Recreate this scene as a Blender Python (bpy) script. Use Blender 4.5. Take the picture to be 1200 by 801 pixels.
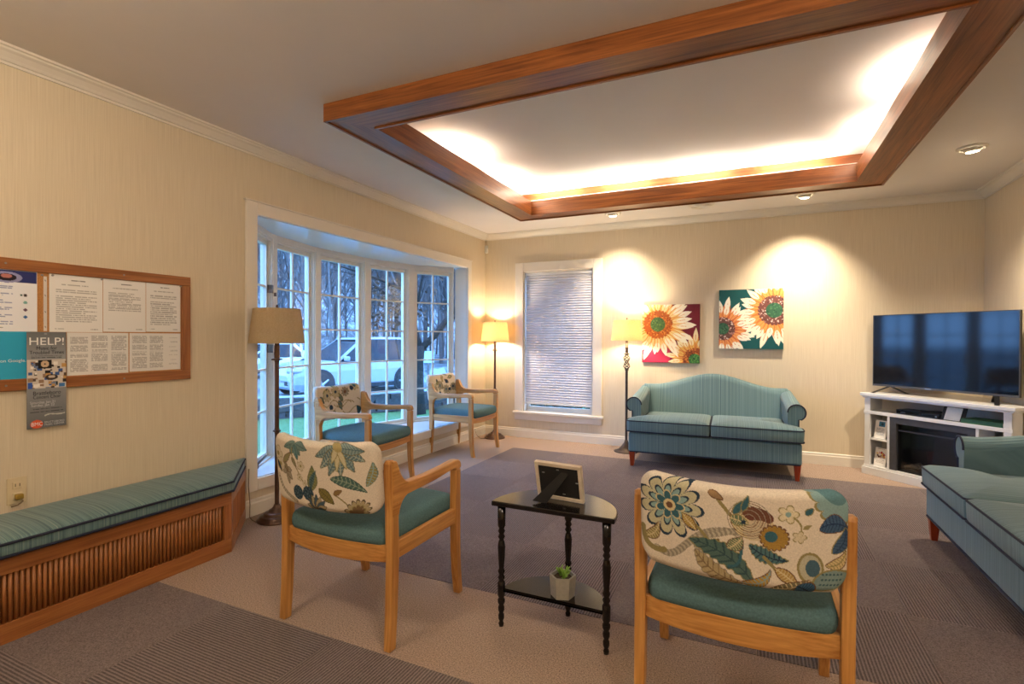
import bpy, math, random
import numpy as np
from mathutils import Matrix, Vector

for o in list(bpy.data.objects):
    bpy.data.objects.remove(o, do_unlink=True)
scene = bpy.context.scene
COL = scene.collection
random.seed(7)
rng = np.random.default_rng(7)
PI = math.pi

# ------------------------------------------------------------------ camera
CAM = (3.1645, -6.0000, 1.245)
YAW, PITCH, ROLL = -0.4339, -0.0072, 0.0038
cd = bpy.data.cameras.new('camera')
cd.sensor_width = 36.0
cd.sensor_fit = 'HORIZONTAL'
cd.lens = 608.55 * 36.0 / 1200.0
cd.clip_start, cd.clip_end = 0.05, 400
cam = bpy.data.objects.new('camera', cd)
COL.objects.link(cam)
_f = Vector((math.sin(YAW) * math.cos(PITCH), math.cos(YAW) * math.cos(PITCH), math.sin(PITCH)))
_r = Vector((math.cos(YAW), -math.sin(YAW), 0))
_u = _r.cross(_f)
_r2 = _r * math.cos(ROLL) + _u * math.sin(ROLL)
_u2 = -_r * math.sin(ROLL) + _u * math.cos(ROLL)
mw = Matrix((( _r2.x, _u2.x, -_f.x, CAM[0]), (_r2.y, _u2.y, -_f.y, CAM[1]), (_r2.z, _u2.z, -_f.z, CAM[2]), (0, 0, 0, 1)))
cam.matrix_world = mw
scene.camera = cam

# ------------------------------------------------------------------ view, world
vs = scene.view_settings
vs.view_transform = 'Standard'
vs.look = 'None'
vs.gamma = 1.0
vs.use_curve_mapping = False
vs.exposure = 0.76
w = bpy.data.worlds.new('dusk_sky')
scene.world = w
w.use_nodes = True
bg = w.node_tree.nodes['Background']
bg.inputs['Color'].default_value = (0.20, 0.46, 1.0, 1)
bg.inputs['Strength'].default_value = 6.6

# ------------------------------------------------------------------ room lights (power in watts, all tuned here)
W_LAMP = 20.0           # floor lamps that are switched on
W_COVE = 6.0           # each tube hidden in the ceiling frame
W_SPOT = 128.0          # recessed spots aimed at the end wall
W_ROOM = 31.0           # added out-of-frame globes that brighten the near half of the room


def light(name, kind, loc, power, color, rot=(0, 0, 0), **kw):
    d = bpy.data.lights.new(name, kind)
    d.energy = power
    d.color = color
    for k, v in kw.items():
        setattr(d, k, v)
    o = bpy.data.objects.new(name, d)
    o.location = loc
    o.rotation_euler = rot
    COL.objects.link(o)
    return o


def aim(o, target):
    o.rotation_euler = (Vector(target) - o.location).to_track_quat('-Z', 'Y').to_euler()


# ------------------------------------------------------------------ materials
def srgb(r, g=None, b=None):
    if g is None:
        r, g, b = r
    def f(c):
        c /= 255.0
        return c / 12.92 if c <= 0.04045 else ((c + 0.055) / 1.055) ** 2.4
    return (f(r), f(g), f(b), 1.0)


MATS = {}


def new_mat(name):
    m = bpy.data.materials.new(name)
    m.use_nodes = True
    nt = m.node_tree
    b = nt.nodes['Principled BSDF']
    MATS[name] = m
    return m, nt, b


def N(nt, kind, **kw):
    n = nt.nodes.new(kind)
    for k, v in kw.items():
        if k in n.inputs:
            n.inputs[k].default_value = v
        else:
            setattr(n, k, v)
    return n


def coords(nt, scale=(1, 1, 1), kind='Object', rot=(0, 0, 0)):
    tc = N(nt, 'ShaderNodeTexCoord')
    mp = N(nt, 'ShaderNodeMapping')
    mp.inputs['Scale'].default_value = scale
    mp.inputs['Rotation'].default_value = rot
    nt.links.new(tc.outputs[kind], mp.inputs['Vector'])
    return mp.outputs['Vector']


def ramp(nt, fac, stops):
    r = N(nt, 'ShaderNodeValToRGB')
    el = r.color_ramp.elements
    while len(el) < len(stops):
        el.new(0.5)
    for e, (p, c) in zip(el, stops):
        e.position = p
        e.color = c
    nt.links.new(fac, r.inputs['Fac'])
    return r.outputs['Color']


def bump(nt, b, height, strength=0.2, dist=0.002):
    n = N(nt, 'ShaderNodeBump', Strength=strength, Distance=dist)
    nt.links.new(height, n.inputs['Height'])
    nt.links.new(n.outputs['Normal'], b.inputs['Normal'])


def plain(name, col, rough=0.5, metal=0.0, spec=0.5, var=0.06, scale=30.0, bmp=0.0, **kw):
    m, nt, b = new_mat(name)
    v = coords(nt)
    n = N(nt, 'ShaderNodeTexNoise', Scale=scale, Detail=3.0)
    nt.links.new(v, n.inputs['Vector'])
    c0 = tuple(max(0, x * (1 - var)) for x in col[:3]) + (1,)
    c1 = tuple(min(1, x * (1 + var)) for x in col[:3]) + (1,)
    nt.links.new(ramp(nt, n.outputs['Fac'], [(0.3, c0), (0.7, c1)]), b.inputs['Base Color'])
    b.inputs['Roughness'].default_value = rough
    b.inputs['Metallic'].default_value = metal
    b.inputs['Specular IOR Level'].default_value = spec
    if bmp:
        bump(nt, b, n.outputs['Fac'], bmp)
    return m


def wood(name, dark, light_, axis, rough=0.35, scale=9.0, spec=0.5):
    m, nt, b = new_mat(name)
    s = {'x': (0.09, 1, 1), 'y': (1, 0.09, 1), 'z': (1, 1, 0.09)}[axis]
    v = coords(nt, tuple(k * scale for k in s))
    n1 = N(nt, 'ShaderNodeTexNoise', Scale=1.6, Detail=5.0, Roughness=0.6, Distortion=1.4)
    nt.links.new(v, n1.inputs['Vector'])
    s2 = tuple(k * scale * 14 for k in {'x': (0.025, 1, 1), 'y': (1, 0.025, 1), 'z': (1, 1, 0.025)}[axis])
    v2 = coords(nt, s2)
    n2 = N(nt, 'ShaderNodeTexNoise', Scale=1.0, Detail=2.0)
    nt.links.new(v2, n2.inputs['Vector'])
    mx = N(nt, 'ShaderNodeMix', data_type='FLOAT')
    mx.inputs[0].default_value = 0.42
    nt.links.new(n1.outputs['Fac'], mx.inputs[2])
    nt.links.new(n2.outputs['Fac'], mx.inputs[3])
    mid = tuple((a + c) / 2 for a, c in zip(dark, light_))
    col = ramp(nt, mx.outputs[0], [(0.33, dark), (0.5, mid), (0.66, light_)])
    nt.links.new(col, b.inputs['Base Color'])
    b.inputs['Roughness'].default_value = rough
    b.inputs['Specular IOR Level'].default_value = spec
    bump(nt, b, n2.outputs['Fac'], 0.08)
    return m


def streak(name, stops, axis, scale=120.0, rough=0.9, sheen=0.2, second=0.0):
    """woven fabric whose colour runs in thin lines across the given axis"""
    m, nt, b = new_mat(name)
    s = {'x': (1, 0.0015, 0.0015), 'y': (0.0015, 1, 0.0015)}[axis]
    v = coords(nt, tuple(k * scale for k in s))
    n = N(nt, 'ShaderNodeTexNoise', Scale=1.0, Detail=3.0, Roughness=0.7)
    nt.links.new(v, n.inputs['Vector'])
    nt.links.new(ramp(nt, n.outputs['Fac'], stops), b.inputs['Base Color'])
    b.inputs['Roughness'].default_value = rough
    b.inputs['Sheen Weight'].default_value = sheen
    b.inputs['Specular IOR Level'].default_value = 0.2
    v2 = coords(nt, (700, 700, 700))
    n2 = N(nt, 'ShaderNodeTexNoise', Scale=1.0)
    nt.links.new(v2, n2.inputs['Vector'])
    bump(nt, b, n2.outputs['Fac'], 0.25, 0.001)
    return m


def painted(name, rough=0.8, spec=0.2, weave=0.0):
    m, nt, b = new_mat(name)
    a = N(nt, 'ShaderNodeVertexColor', layer_name='print')
    if weave:
        n = N(nt, 'ShaderNodeTexNoise', Scale=260.0, Detail=2.0)
        nt.links.new(coords(nt, (1, 1, 1)), n.inputs['Vector'])
        mx = N(nt, 'ShaderNodeMixRGB', blend_type='MULTIPLY', Fac=weave)
        nt.links.new(a.outputs['Color'], mx.inputs[1])
        nt.links.new(n.outputs['Fac'], mx.inputs[2])
        g = N(nt, 'ShaderNodeMixRGB', blend_type='ADD', Fac=weave * 0.25)
        nt.links.new(mx.outputs[0], g.inputs[1])
        nt.links.new(a.outputs['Color'], g.inputs[2])
        nt.links.new(g.outputs[0], b.inputs['Base Color'])
        bump(nt, b, n.outputs['Fac'], 0.15, 0.001)
    else:
        nt.links.new(a.outputs['Color'], b.inputs['Base Color'])
    b.inputs['Roughness'].default_value = rough
    b.inputs['Specular IOR Level'].default_value = spec
    return m


def emitter(name, col, strength):
    m, nt, b = new_mat(name)
    b.inputs['Base Color'].default_value = col
    b.inputs['Emission Color'].default_value = col
    b.inputs['Emission Strength'].default_value = strength
    return m


# wallpaper: fine vertical streaks
m, nt, b = new_mat('wallpaper')
v = coords(nt, (260, 260, 3.0))
n = N(nt, 'ShaderNodeTexNoise', Scale=1.0, Detail=3.0, Roughness=0.65)
nt.links.new(v, n.inputs['Vector'])
nt.links.new(ramp(nt, n.outputs['Fac'], [(0.3, srgb(208, 192, 164)), (0.52, srgb(217, 202, 175)), (0.72, srgb(224, 210, 184))]), b.inputs['Base Color'])
b.inputs['Roughness'].default_value = 0.75
b.inputs['Specular IOR Level'].default_value = 0.25
bump(nt, b, n.outputs['Fac'], 0.15, 0.001)

plain('ceiling_paint', srgb(226, 219, 212), 0.9, var=0.015, scale=3, spec=0.15)
plain('tray_paint', srgb(235, 231, 226), 0.85, var=0.01, scale=3, spec=0.15)
plain('white_paint', srgb(226, 218, 204), 0.38, var=0.02, scale=5)
plain('gloss_white', srgb(222, 222, 222), 0.22, var=0.02, scale=5)
for ax in 'xyz':
    wood('oak_' + ax, srgb(160, 102, 44), srgb(216, 160, 90), ax, 0.38)
    wood('cherry_' + ax, srgb(98, 52, 22), srgb(170, 103, 52), ax, 0.3)
    wood('bench_' + ax, srgb(126, 72, 34), srgb(176, 114, 62), ax, 0.35)
wood('leg_wood', srgb(120, 36, 12), srgb(170, 66, 26), 'z', 0.3)


def carpet(name, c0, c1, rib=None):
    m, nt, b = new_mat(name)
    v = coords(nt, (1, 1, 1))
    n = N(nt, 'ShaderNodeTexNoise', Scale=175.0, Detail=3.0, Roughness=0.8)
    nt.links.new(v, n.inputs['Vector'])
    nb = N(nt, 'ShaderNodeTexNoise', Scale=3.0, Detail=2.0)
    nt.links.new(v, nb.inputs['Vector'])
    col = ramp(nt, n.outputs['Fac'], [(0.30, c0), (0.70, c1)])
    h = n.outputs['Fac']
    if rib:
        wv = N(nt, 'ShaderNodeTexWave', Scale=1.0, Distortion=0.6, Detail=1.0)
        wv.wave_type = 'BANDS'
        wv.bands_direction = 'X' if rib == 'y' else 'Y'
        wv.inputs['Detail Scale'].default_value = 1.5
        nt.links.new(coords(nt, (24.2, 24.2, 1)), wv.inputs['Vector'])
        d = tuple(x * 0.5 for x in c0[:3]) + (1,)
        l = tuple(min(1, x * 1.12) for x in c1[:3]) + (1,)
        cr = ramp(nt, wv.outputs['Fac'], [(0.05, d), (0.4, c0), (0.8, l)])
        mx = N(nt, 'ShaderNodeMixRGB', blend_type='MIX', Fac=0.45)
        nt.links.new(col, mx.inputs[1])
        nt.links.new(cr, mx.inputs[2])
        col = mx.outputs[0]
        h = wv.outputs['Fac']
    nt.links.new(col, b.inputs['Base Color'])
    b.inputs['Roughness'].default_value = 0.95
    b.inputs['Specular IOR Level'].default_value = 0.1
    bump(nt, b, h, 0.5, 0.004)
    return m


carpet('carpet_light', srgb(94, 78, 66), srgb(208, 182, 163))
carpet('carpet_plain', srgb(80, 71, 69), srgb(150, 135, 131))
carpet('carpet_rib_y', srgb(80, 71, 69), srgb(146, 132, 128), 'y')
carpet('carpet_rib_x', srgb(80, 71, 69), srgb(146, 132, 128), 'x')
TEAL = [(0.30, srgb(74, 98, 104)), (0.46, srgb(96, 122, 127)), (0.58, srgb(110, 136, 138)), (0.72, srgb(132, 155, 152))]
streak('sofa_fabric', TEAL, 'x', 130)
streak('bench_fabric', [(0.30, srgb(62, 86, 94)), (0.45, srgb(88, 114, 118)), (0.58, srgb(108, 134, 132)), (0.72, srgb(140, 154, 144))], 'y', 95)
plain('navy_piping', srgb(24, 30, 52), 0.8, var=0.1)
plain('seat_teal', srgb(88, 118, 123), 0.9, var=0.16, scale=160, spec=0.1, bmp=0.3)
painted('floral_fabric', 0.9, 0.1, 0.5)
painted('canvas_print', 0.6, 0.3)
painted('paper_print', 0.7, 0.25)
plain('bronze', srgb(104, 80, 66), 0.35, 0.75, var=0.15, scale=40)
plain('iron', srgb(92, 78, 68), 0.45, 0.6, var=0.15, scale=40)
plain('black_lacquer', srgb(22, 17, 16), 0.16, var=0.3, scale=12)
plain('black_plastic', srgb(16, 16, 18), 0.4, var=0.1)
plain('baffle_grey', srgb(176, 164, 146), 0.5, var=0.03)
plain('dark_grey', srgb(62, 62, 66), 0.6, var=0.1)
plain('black_board', srgb(20, 20, 21), 0.7, var=0.2)
plain('cork', srgb(184, 128, 72), 0.9, var=0.22, scale=220, bmp=0.3)
plain('frame_oak', srgb(168, 94, 40), 0.4, var=0.18, scale=18)
plain('plastic_white', srgb(228, 224, 214), 0.4, var=0.02)
plain('paper_white', srgb(232, 228, 220), 0.8, var=0.02)
plain('ivory', srgb(214, 196, 160), 0.4, var=0.02)
plain('slot_dark', srgb(50, 42, 34), 0.6)
plain('brass', srgb(170, 140, 60), 0.4, 0.6)
plain('cord_tan', srgb(120, 98, 70), 0.6)
plain('concrete', srgb(150, 146, 136), 0.85, var=0.08, scale=60, bmp=0.2)
plain('soil', srgb(60, 44, 30), 0.95, var=0.4, scale=150, bmp=0.5)
plain('leaf_green', srgb(110, 150, 50), 0.5, var=0.25, scale=60)
plain('book_green', srgb(46, 92, 58), 0.5, var=0.1)
plain('ember_log', srgb(72, 58, 48), 0.9, var=0.4, scale=40, bmp=0.5)
plain('cushion_dark', srgb(30, 30, 34), 0.8)
plain('silver', srgb(150, 150, 150), 0.3, 0.8)

m, nt, b = new_mat('lamp_shade')
v = coords(nt, (260, 260, 260))
n = N(nt, 'ShaderNodeTexNoise', Scale=1.0, Detail=2.0)
nt.links.new(v, n.inputs['Vector'])
cr = ramp(nt, n.outputs['Fac'], [(0.3, srgb(198, 174, 136)), (0.7, srgb(224, 204, 170))])
df = N(nt, 'ShaderNodeBsdfDiffuse')
tl = N(nt, 'ShaderNodeBsdfTranslucent')
mx = N(nt, 'ShaderNodeMixShader', Fac=0.42)
nt.links.new(cr, df.inputs['Color'])
nt.links.new(cr, tl.inputs['Color'])
nt.links.new(df.outputs[0], mx.inputs[1])
nt.links.new(tl.outputs[0], mx.inputs[2])
nt.links.new(mx.outputs[0], nt.nodes['Material Output'].inputs['Surface'])

m, nt, b = new_mat('blind_fabric')
df = N(nt, 'ShaderNodeBsdfDiffuse')
df.inputs['Color'].default_value = srgb(206, 204, 208)
tl = N(nt, 'ShaderNodeBsdfTranslucent')
tl.inputs['Color'].default_value = srgb(214, 210, 214)
mx = N(nt, 'ShaderNodeMixShader', Fac=0.06)
nt.links.new(df.outputs[0], mx.inputs[1])
nt.links.new(tl.outputs[0], mx.inputs[2])
nt.links.new(mx.outputs[0], nt.nodes['Material Output'].inputs['Surface'])

m, nt, b = new_mat('window_glass')
tr = N(nt, 'ShaderNodeBsdfTransparent')
tr.inputs['Color'].default_value = (0.93, 0.96, 0.97, 1)
gl = N(nt, 'ShaderNodeBsdfGlossy', Roughness=0.02)
lw_ = N(nt, 'ShaderNodeLayerWeight', Blend=0.5)
pw = N(nt, 'ShaderNodeMath', operation='POWER')
pw.inputs[1].default_value = 5.0
ma = N(nt, 'ShaderNodeMath', operation='MULTIPLY_ADD')
ma.inputs[1].default_value = 0.9
ma.inputs[2].default_value = 0.035
nt.links.new(lw_.outputs['Facing'], pw.inputs[0])
nt.links.new(pw.outputs[0], ma.inputs[0])
mx = N(nt, 'ShaderNodeMixShader')
nt.links.new(ma.outputs[0], mx.inputs[0])
nt.links.new(tr.outputs[0], mx.inputs[1])
nt.links.new(gl.outputs[0], mx.inputs[2])
nt.links.new(mx.outputs[0], nt.nodes['Material Output'].inputs['Surface'])

m, nt, b = new_mat('screen')
b.inputs['Base Color'].default_value = (0.004, 0.005, 0.008, 1)
b.inputs['Roughness'].default_value = 0.07
b.inputs['Specular IOR Level'].default_value = 0.4
m, nt, b = new_mat('fire_glass')
b.inputs['Base Color'].default_value = (0.006, 0.006, 0.006, 1)
b.inputs['Roughness'].default_value = 0.15
emitter('lamp_face', (1.0, 0.86, 0.62, 1), 14.0)
emitter('bulb_glow', (1.0, 0.82, 0.58, 1), W_LAMP / (PI * 4 * PI * 0.04 ** 2))


emitter('globe_glow', (1.0, 0.85, 0.66, 1), 0.8 * W_ROOM / (PI * 4 * PI * 0.14 ** 2))  # glow of the unseen globes added as extra room light
emitter('fill_globe_glow_b', (1.0, 0.85, 0.66, 1), 1.3 * W_ROOM / (PI * 4 * PI * 0.14 ** 2))


# ------------------------------------------------------------------ mesh builder
class MB:
    def __init__(s):
        s.v, s.f = [], []

    def add(s, vs_, fs):
        k = len(s.v)
        s.v += [tuple(p) for p in vs_]
        s.f += [tuple(i + k for i in f) for f in fs]
        return s

    def box(s, x0, x1, y0, y1, z0, z1):
        return s.add([(x0, y0, z0), (x1, y0, z0), (x1, y1, z0), (x0, y1, z0), (x0, y0, z1), (x1, y0, z1), (x1, y1, z1), (x0, y1, z1)],
                     [(0, 3, 2, 1), (4, 5, 6, 7), (0, 1, 5, 4), (1, 2, 6, 5), (2, 3, 7, 6), (3, 0, 4, 7)])

    def hexa(s, p):
        return s.add(p, [(0, 3, 2, 1), (4, 5, 6, 7), (0, 1, 5, 4), (1, 2, 6, 5), (2, 3, 7, 6), (3, 0, 4, 7)])

    def prism(s, pts, a0, a1, axis='z'):
        """polygon extruded along an axis; pts are the two other coordinates in xyz order"""
        n = len(pts)
        def mk(p, a):
            if axis == 'z':
                return (p[0], p[1], a)
            if axis == 'y':
                return (p[0], a, p[1])
            return (a, p[0], p[1])
        vv = [mk(p, a0) for p in pts] + [mk(p, a1) for p in pts]
        ff = [tuple(range(n))[::-1], tuple(range(n, 2 * n))] + [(i, (i + 1) % n, n + (i + 1) % n, n + i) for i in range(n)]
        return s.add(vv, ff)

    def loft(s, secs, cap=True, closed=True):
        n = len(secs[0])
        vv = [p for sec in secs for p in sec]
        ff = []
        for i in range(len(secs) - 1):
            for j in range(n if closed else n - 1):
                a = i * n + j
                b_ = i * n + (j + 1) % n
                ff.append((a, b_, b_ + n, a + n))
        if cap:
            ff.append(tuple(range(n))[::-1])
            ff.append(tuple((len(secs) - 1) * n + j for j in range(n)))
        return s.add(vv, ff)

    def tube(s, path, r, n=8, closed=False):
        path = [Vector(p) for p in path]
        k = len(path)
        rr = r if isinstance(r, (list, tuple)) else [r] * k
        secs = []
        up = None
        for i, p in enumerate(path):
            if closed:
                d = path[(i + 1) % k] - path[(i - 1) % k]
            else:
                d = path[min(i + 1, k - 1)] - path[max(i - 1, 0)]
            d.normalize()
            if up is None:
                up = Vector((0, 0, 1)) if abs(d.z) < 0.9 else Vector((1, 0, 0))
            a = d.cross(up).normalized()
            up = a.cross(d).normalized()
            secs.append([p + (a * math.cos(2 * PI * j / n) + up * math.sin(2 * PI * j / n)) * rr[i] for j in range(n)])
        if closed:
            secs.append(secs[0])
        return s.loft(secs, cap=not closed)

    def lathe(s, prof, c=(0, 0, 0), n=24):
        secs = []
        for r, z in prof:
            secs.append([(c[0] + r * math.cos(2 * PI * j / n), c[1] + r * math.sin(2 * PI * j / n), c[2] + z) for j in range(n)])
        return s.loft(secs)

    def rbox(s, c, size, r, n=6, bulge=0.0, sag=0.0):
        """box with rounded edges; bulge domes the top, sag the bottom"""
        h = [k / 2 for k in size]
        r = min([r] + h)
        g = {}
        vv, ff = [], []
        def vid(p):
            key = tuple(round(q, 5) for q in p)
            if key not in g:
                g[key] = len(vv)
                q = [max(-(h[i] - r), min(h[i] - r, p[i] * h[i])) for i in range(3)]
                d = [p[i] * h[i] - q[i] for i in range(3)]
                L = math.sqrt(sum(k * k for k in d)) or 1
                out = [q[i] + d[i] / L * r if any(abs(t) > 1e-9 for t in d) else q[i] for i in range(3)]
                if bulge and out[2] > 0:
                    out[2] += bulge * (1 - p[0] ** 2) * (1 - p[1] ** 2) * (out[2] / h[2])
                if sag and out[2] < 0:
                    out[2] -= sag * (1 - p[0] ** 2)
                vv.append(tuple(c[i] + out[i] for i in range(3)))
            return g[key]
        # samples denser near edges
        t = [-1]
        fr = [min(1.0, r / k) for k in h]
        def samples(ax):
            e = fr[ax]
            out = [-1 + e * (1 - math.cos(PI / 2 * i / 3)) if False else -1 + e * i / 3 for i in range(4)]
            inner = [-(1 - e) + 2 * (1 - e) * i / n for i in range(1, n)] if e < 0.999 else []
            res = out + inner + [-q for q in out[::-1]]
            return sorted(set(round(q, 6) for q in res))
        S_ = [samples(i) for i in range(3)]
        for ax in range(3):
            a, b_ = [(1, 2), (2, 0), (0, 1)][ax]
            for sgn in (-1, 1):
                A, B = S_[a], S_[b_]
                for i in range(len(A) - 1):
                    for j in range(len(B) - 1):
                        q = []
                        for ii, jj in ((i, j), (i + 1, j), (i + 1, j + 1), (i, j + 1)):
                            p = [0, 0, 0]
                            p[ax] = sgn
                            p[a] = A[ii]
                            p[b_] = B[jj]
                            q.append(vid(p))
                        ff.append(tuple(q) if sgn > 0 else tuple(q[::-1]))
        return s.add(vv, ff)

    def mesh(s, name, smooth=False):
        me = bpy.data.meshes.new(name)
        me.from_pydata(s.v, [], s.f)
        me.validate()
        me.update()
        if smooth:
            me.polygons.foreach_set('use_smooth', [True] * len(me.polygons))
        return me


def place(name, me, mat, parent=None, loc=None, rot=None, world=False, bevel=0, smooth_angle=None):
    if mat is not None and not me.materials:
        me.materials.append(MATS[mat] if isinstance(mat, str) else mat)
    o = bpy.data.objects.new(name, me)
    COL.objects.link(o)
    if loc is not None:
        o.location = loc
    if rot is not None:
        o.rotation_euler = rot
    if parent is not None:
        o.parent = parent
        if world and not parent.parent:
            o.matrix_parent_inverse = Matrix.Translation(-Vector(parent.location))
    if bevel:
        bv = o.modifiers.new('bevel', 'BEVEL')
        bv.width = bevel
        bv.segments = 2
        bv.limit_method = 'ANGLE'
        bv.angle_limit = 0.7
    return o


def part(name, mb, mat, parent, world=False, smooth=False, bevel=0):
    return place(name, mb.mesh(name, smooth), mat, parent, world=world, bevel=bevel)


def tag(o, label=None, cat=None, group=None, kind=None):
    if label:
        o['label'] = label
    if cat:
        o['category'] = cat
    if group:
        o['group'] = group
    if kind:
        o['kind'] = kind
    return o


def thing(name, label, cat, loc=(0, 0, 0), rotz=0.0, group=None, kind=None):
    o = bpy.data.objects.new(name, None)
    o.empty_display_size = 0.1
    COL.objects.link(o)
    o.location = loc
    o.rotation_euler = (0, 0, rotz)
    return tag(o, label, cat, group, kind)


def struct(name, mb, mat, label=None, cat=None, bevel=0, smooth=False):
    o = place(name, mb.mesh(name, smooth), mat, bevel=bevel)
    return tag(o, label, cat, kind='structure')


def copy_tree(src, parent=None):
    c = src.copy()
    COL.objects.link(c)
    if parent is not None:
        c.parent = parent
    for ch in src.children:
        copy_tree(ch, c)
    return c


# ================================================================== THE ROOM
W, H, YF = 5.042, 2.58, -7.6       # width, ceiling height, wall behind the camera
ZB = 2.484                          # underside of the wooden ceiling frame
FX0, FX1, FY0, FY1 = 0.927, 4.107, -3.750, -0.972

# floor: light carpet with dark carpet tiles let in
floor = struct('floor', MB().box(0, W, YF, 0, -0.12, 0.0), 'carpet_light', 'light beige speckled carpet covering the room', 'carpet')
T = 0.622
tile_mesh = {}


def tile(x0, x1, y0, y1, mat):
    key = (round(x1 - x0, 3), round(y1 - y0, 3), mat)
    if key not in tile_mesh:
        w_, d_ = x1 - x0 - 0.0015, y1 - y0 - 0.0015
        tile_mesh[key] = MB().box(0, w_, 0, d_, -0.002, 0.0022).mesh('carpet_tile')
    place('carpet_tile', tile_mesh[key], mat, floor, loc=(x0, y0, 0))


for c in range(7):
    for r in range(5):
        x0 = 0.700 + c * T
        x1 = min(x0 + T, W)
        y0 = -3.744 + r * T
        tile(x0, x1, y0, y0 + T, 'carpet_rib_y' if (c + r) % 2 == 0 else 'carpet_plain')
for c in range(8):
    for r in range(3):
        x0, x1 = 0.358 + c * T, min(0.358 + (c + 1) * T, W)
        x0 = max(x0, 0.432)
        if x1 - x0 < 0.05:
            continue
        y1 = -4.366 - r * T
        k = (c + r) % 3
        tile(x0, x1, y1 - T, y1, ['carpet_plain', 'carpet_rib_x', 'carpet_rib_y'][k])

# ceiling with the opening of the lit tray, and the tray's own ceiling above it
mb = MB()
mb.box(-0.15, W + 0.15, YF - 0.15, FY0 + 0.02, H, H + 0.1)
mb.box(-0.15, W + 0.15, FY1 - 0.02, 0.15, H, H + 0.1)
mb.box(-0.15, FX0 + 0.02, FY0 + 0.02, FY1 - 0.02, H, H + 0.1)
mb.box(FX1 - 0.02, W + 0.15, FY0 + 0.02, FY1 - 0.02, H, H + 0.1)
ceiling = struct('ceiling', mb, 'ceiling_paint', 'flat painted ceiling around the lit tray', 'ceiling')
part('tray_ceiling', MB().box(FX0 - 0.05, FX1 + 0.05, FY0 - 0.05, FY1 + 0.05, 2.75, 2.80), 'tray_paint', ceiling)

# walls
OY0, OY1, OZ0, OZ1 = -3.45, -0.49, 0.255, 2.10       # bay opening in the left wall
mb = MB()
mb.box(-0.14, 0, YF, OY0, 0, H)
mb.box(-0.14, 0, OY1, 0.14, 0, H)
mb.box(-0.14, 0, OY0, OY1, OZ1, H)
mb.box(-0.14, 0, OY0, OY1, 0, OZ0)
struct('wall_left', mb, 'wallpaper', 'cream striated wallpapered wall with the bow window', 'wall')
BX0, BX1, BZ0, BZ1 = 0.545, 1.445, 0.33, 2.08        # window opening in the end wall
mb = MB()
mb.box(0, BX0, 0, 0.14, 0, H)
mb.box(BX1, W, 0, 0.14, 0, H)
mb.box(BX0, BX1, 0, 0.14, 0, BZ0)
mb.box(BX0, BX1, 0, 0.14, BZ1, H)
struct('wall_back', mb, 'wallpaper', 'cream striated wallpapered end wall behind the small sofa', 'wall')
struct('wall_right', MB().box(W, W + 0.14, YF, 0.14, 0, H), 'wallpaper', 'cream wallpapered wall behind the television', 'wall')
struct('wall_front', MB().box(-0.14, W + 0.14, YF - 0.14, YF, 0, H), 'wallpaper', 'cream wallpapered wall closing the near end', 'wall')


def base_profile(mb, a0, a1, side):
    # height .115 with a stepped cap
    pr = [(0, 0), (0.016, 0), (0.016, 0.085), (0.011, 0.095), (0.011, 0.108), (0.004, 0.115), (0, 0.115)]
    if side == 'left':
        mb.prism(pr, a0, a1, 'y')
    elif side == 'back':
        mb.prism([(-p, z) for p, z in pr], a0, a1, 'x')
    elif side == 'right':
        mb.prism([(W - p, z) for p, z in pr], a0, a1, 'y')
    return mb


struct('baseboard_left', base_profile(MB(), -3.55, -0.016, 'left'), 'white_paint', 'white baseboard under the bow window', 'baseboard')
struct('baseboard_back', base_profile(MB(), 0.0, W, 'back'), 'white_paint', 'white baseboard along the end wall', 'baseboard')
struct('baseboard_right', base_profile(MB(), YF, -0.016, 'right'), 'white_paint', 'white baseboard along the television wall', 'baseboard')


def crown(mb, a0, a1, side):
    pr = [(0, -0.072), (0.010, -0.072), (0.012, -0.060), (0.020, -0.058), (0.030, -0.046), (0.048, -0.028), (0.062, -0.020), (0.066, -0.012), (0.078, -0.010), (0.080, 0), (0, 0)]
    q = [(p, H + z) for p, z in pr]
    if side == 'left':
        mb.prism(q, a0, a1, 'y')
    elif side == 'back':
        mb.prism([(-p, z) for p, z in q], a0, a1, 'x')
    elif side == 'right':
        mb.prism([(W - p, z) for p, z in q], a0, a1, 'y')
    return mb


struct('trim_1', crown(MB(), YF, 0, 'left'), 'white_paint', 'white crown moulding above the bow window wall', 'crown moulding')
struct('trim_2', crown(MB(), 0, W, 'back'), 'white_paint', 'white crown moulding along the end wall', 'crown moulding')
struct('trim_3', crown(MB(), YF, 0, 'right'), 'white_paint', 'white crown moulding above the television wall', 'crown moulding')

# ------------------------------------------------------------------ bow window in the left wall
bay = thing('window_1', 'white five-sided bow window with small panes', 'window', (0, -1.97, 0.17), kind='structure')
BP = [(-0.13, -3.42), (-0.46, -2.91), (-0.60, -2.30), (-0.60, -1.60), (-0.46, -0.99), (-0.13, -0.52)]
poly = [(0, OY0), (-0.13, OY0)] + [(x - 0.06, y) for x, y in BP] + [(-0.13, OY1), (0, OY1)]
part('head_board', MB().prism(poly, OZ1 - 0.004, OZ1 + 0.04), 'gloss_white', bay, True)
part('seat_board', MB().prism(poly, OZ0 - 0.04, OZ0 + 0.004), 'gloss_white', bay, True)
part('jamb_board', MB().box(-0.16, 0.0, OY0 - 0.02, OY0 + 0.004, OZ0, OZ1), 'white_paint', bay, True)
part('jamb_board', MB().box(-0.16, 0.0, OY1 - 0.004, OY1 + 0.02, OZ0, OZ1), 'white_paint', bay, True)
CW = 0.088
part('casing', MB().box(0, 0.022, OY0 - CW, OY0, 0.172, OZ1 + CW), 'white_paint', bay, True, bevel=0.004)
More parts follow.
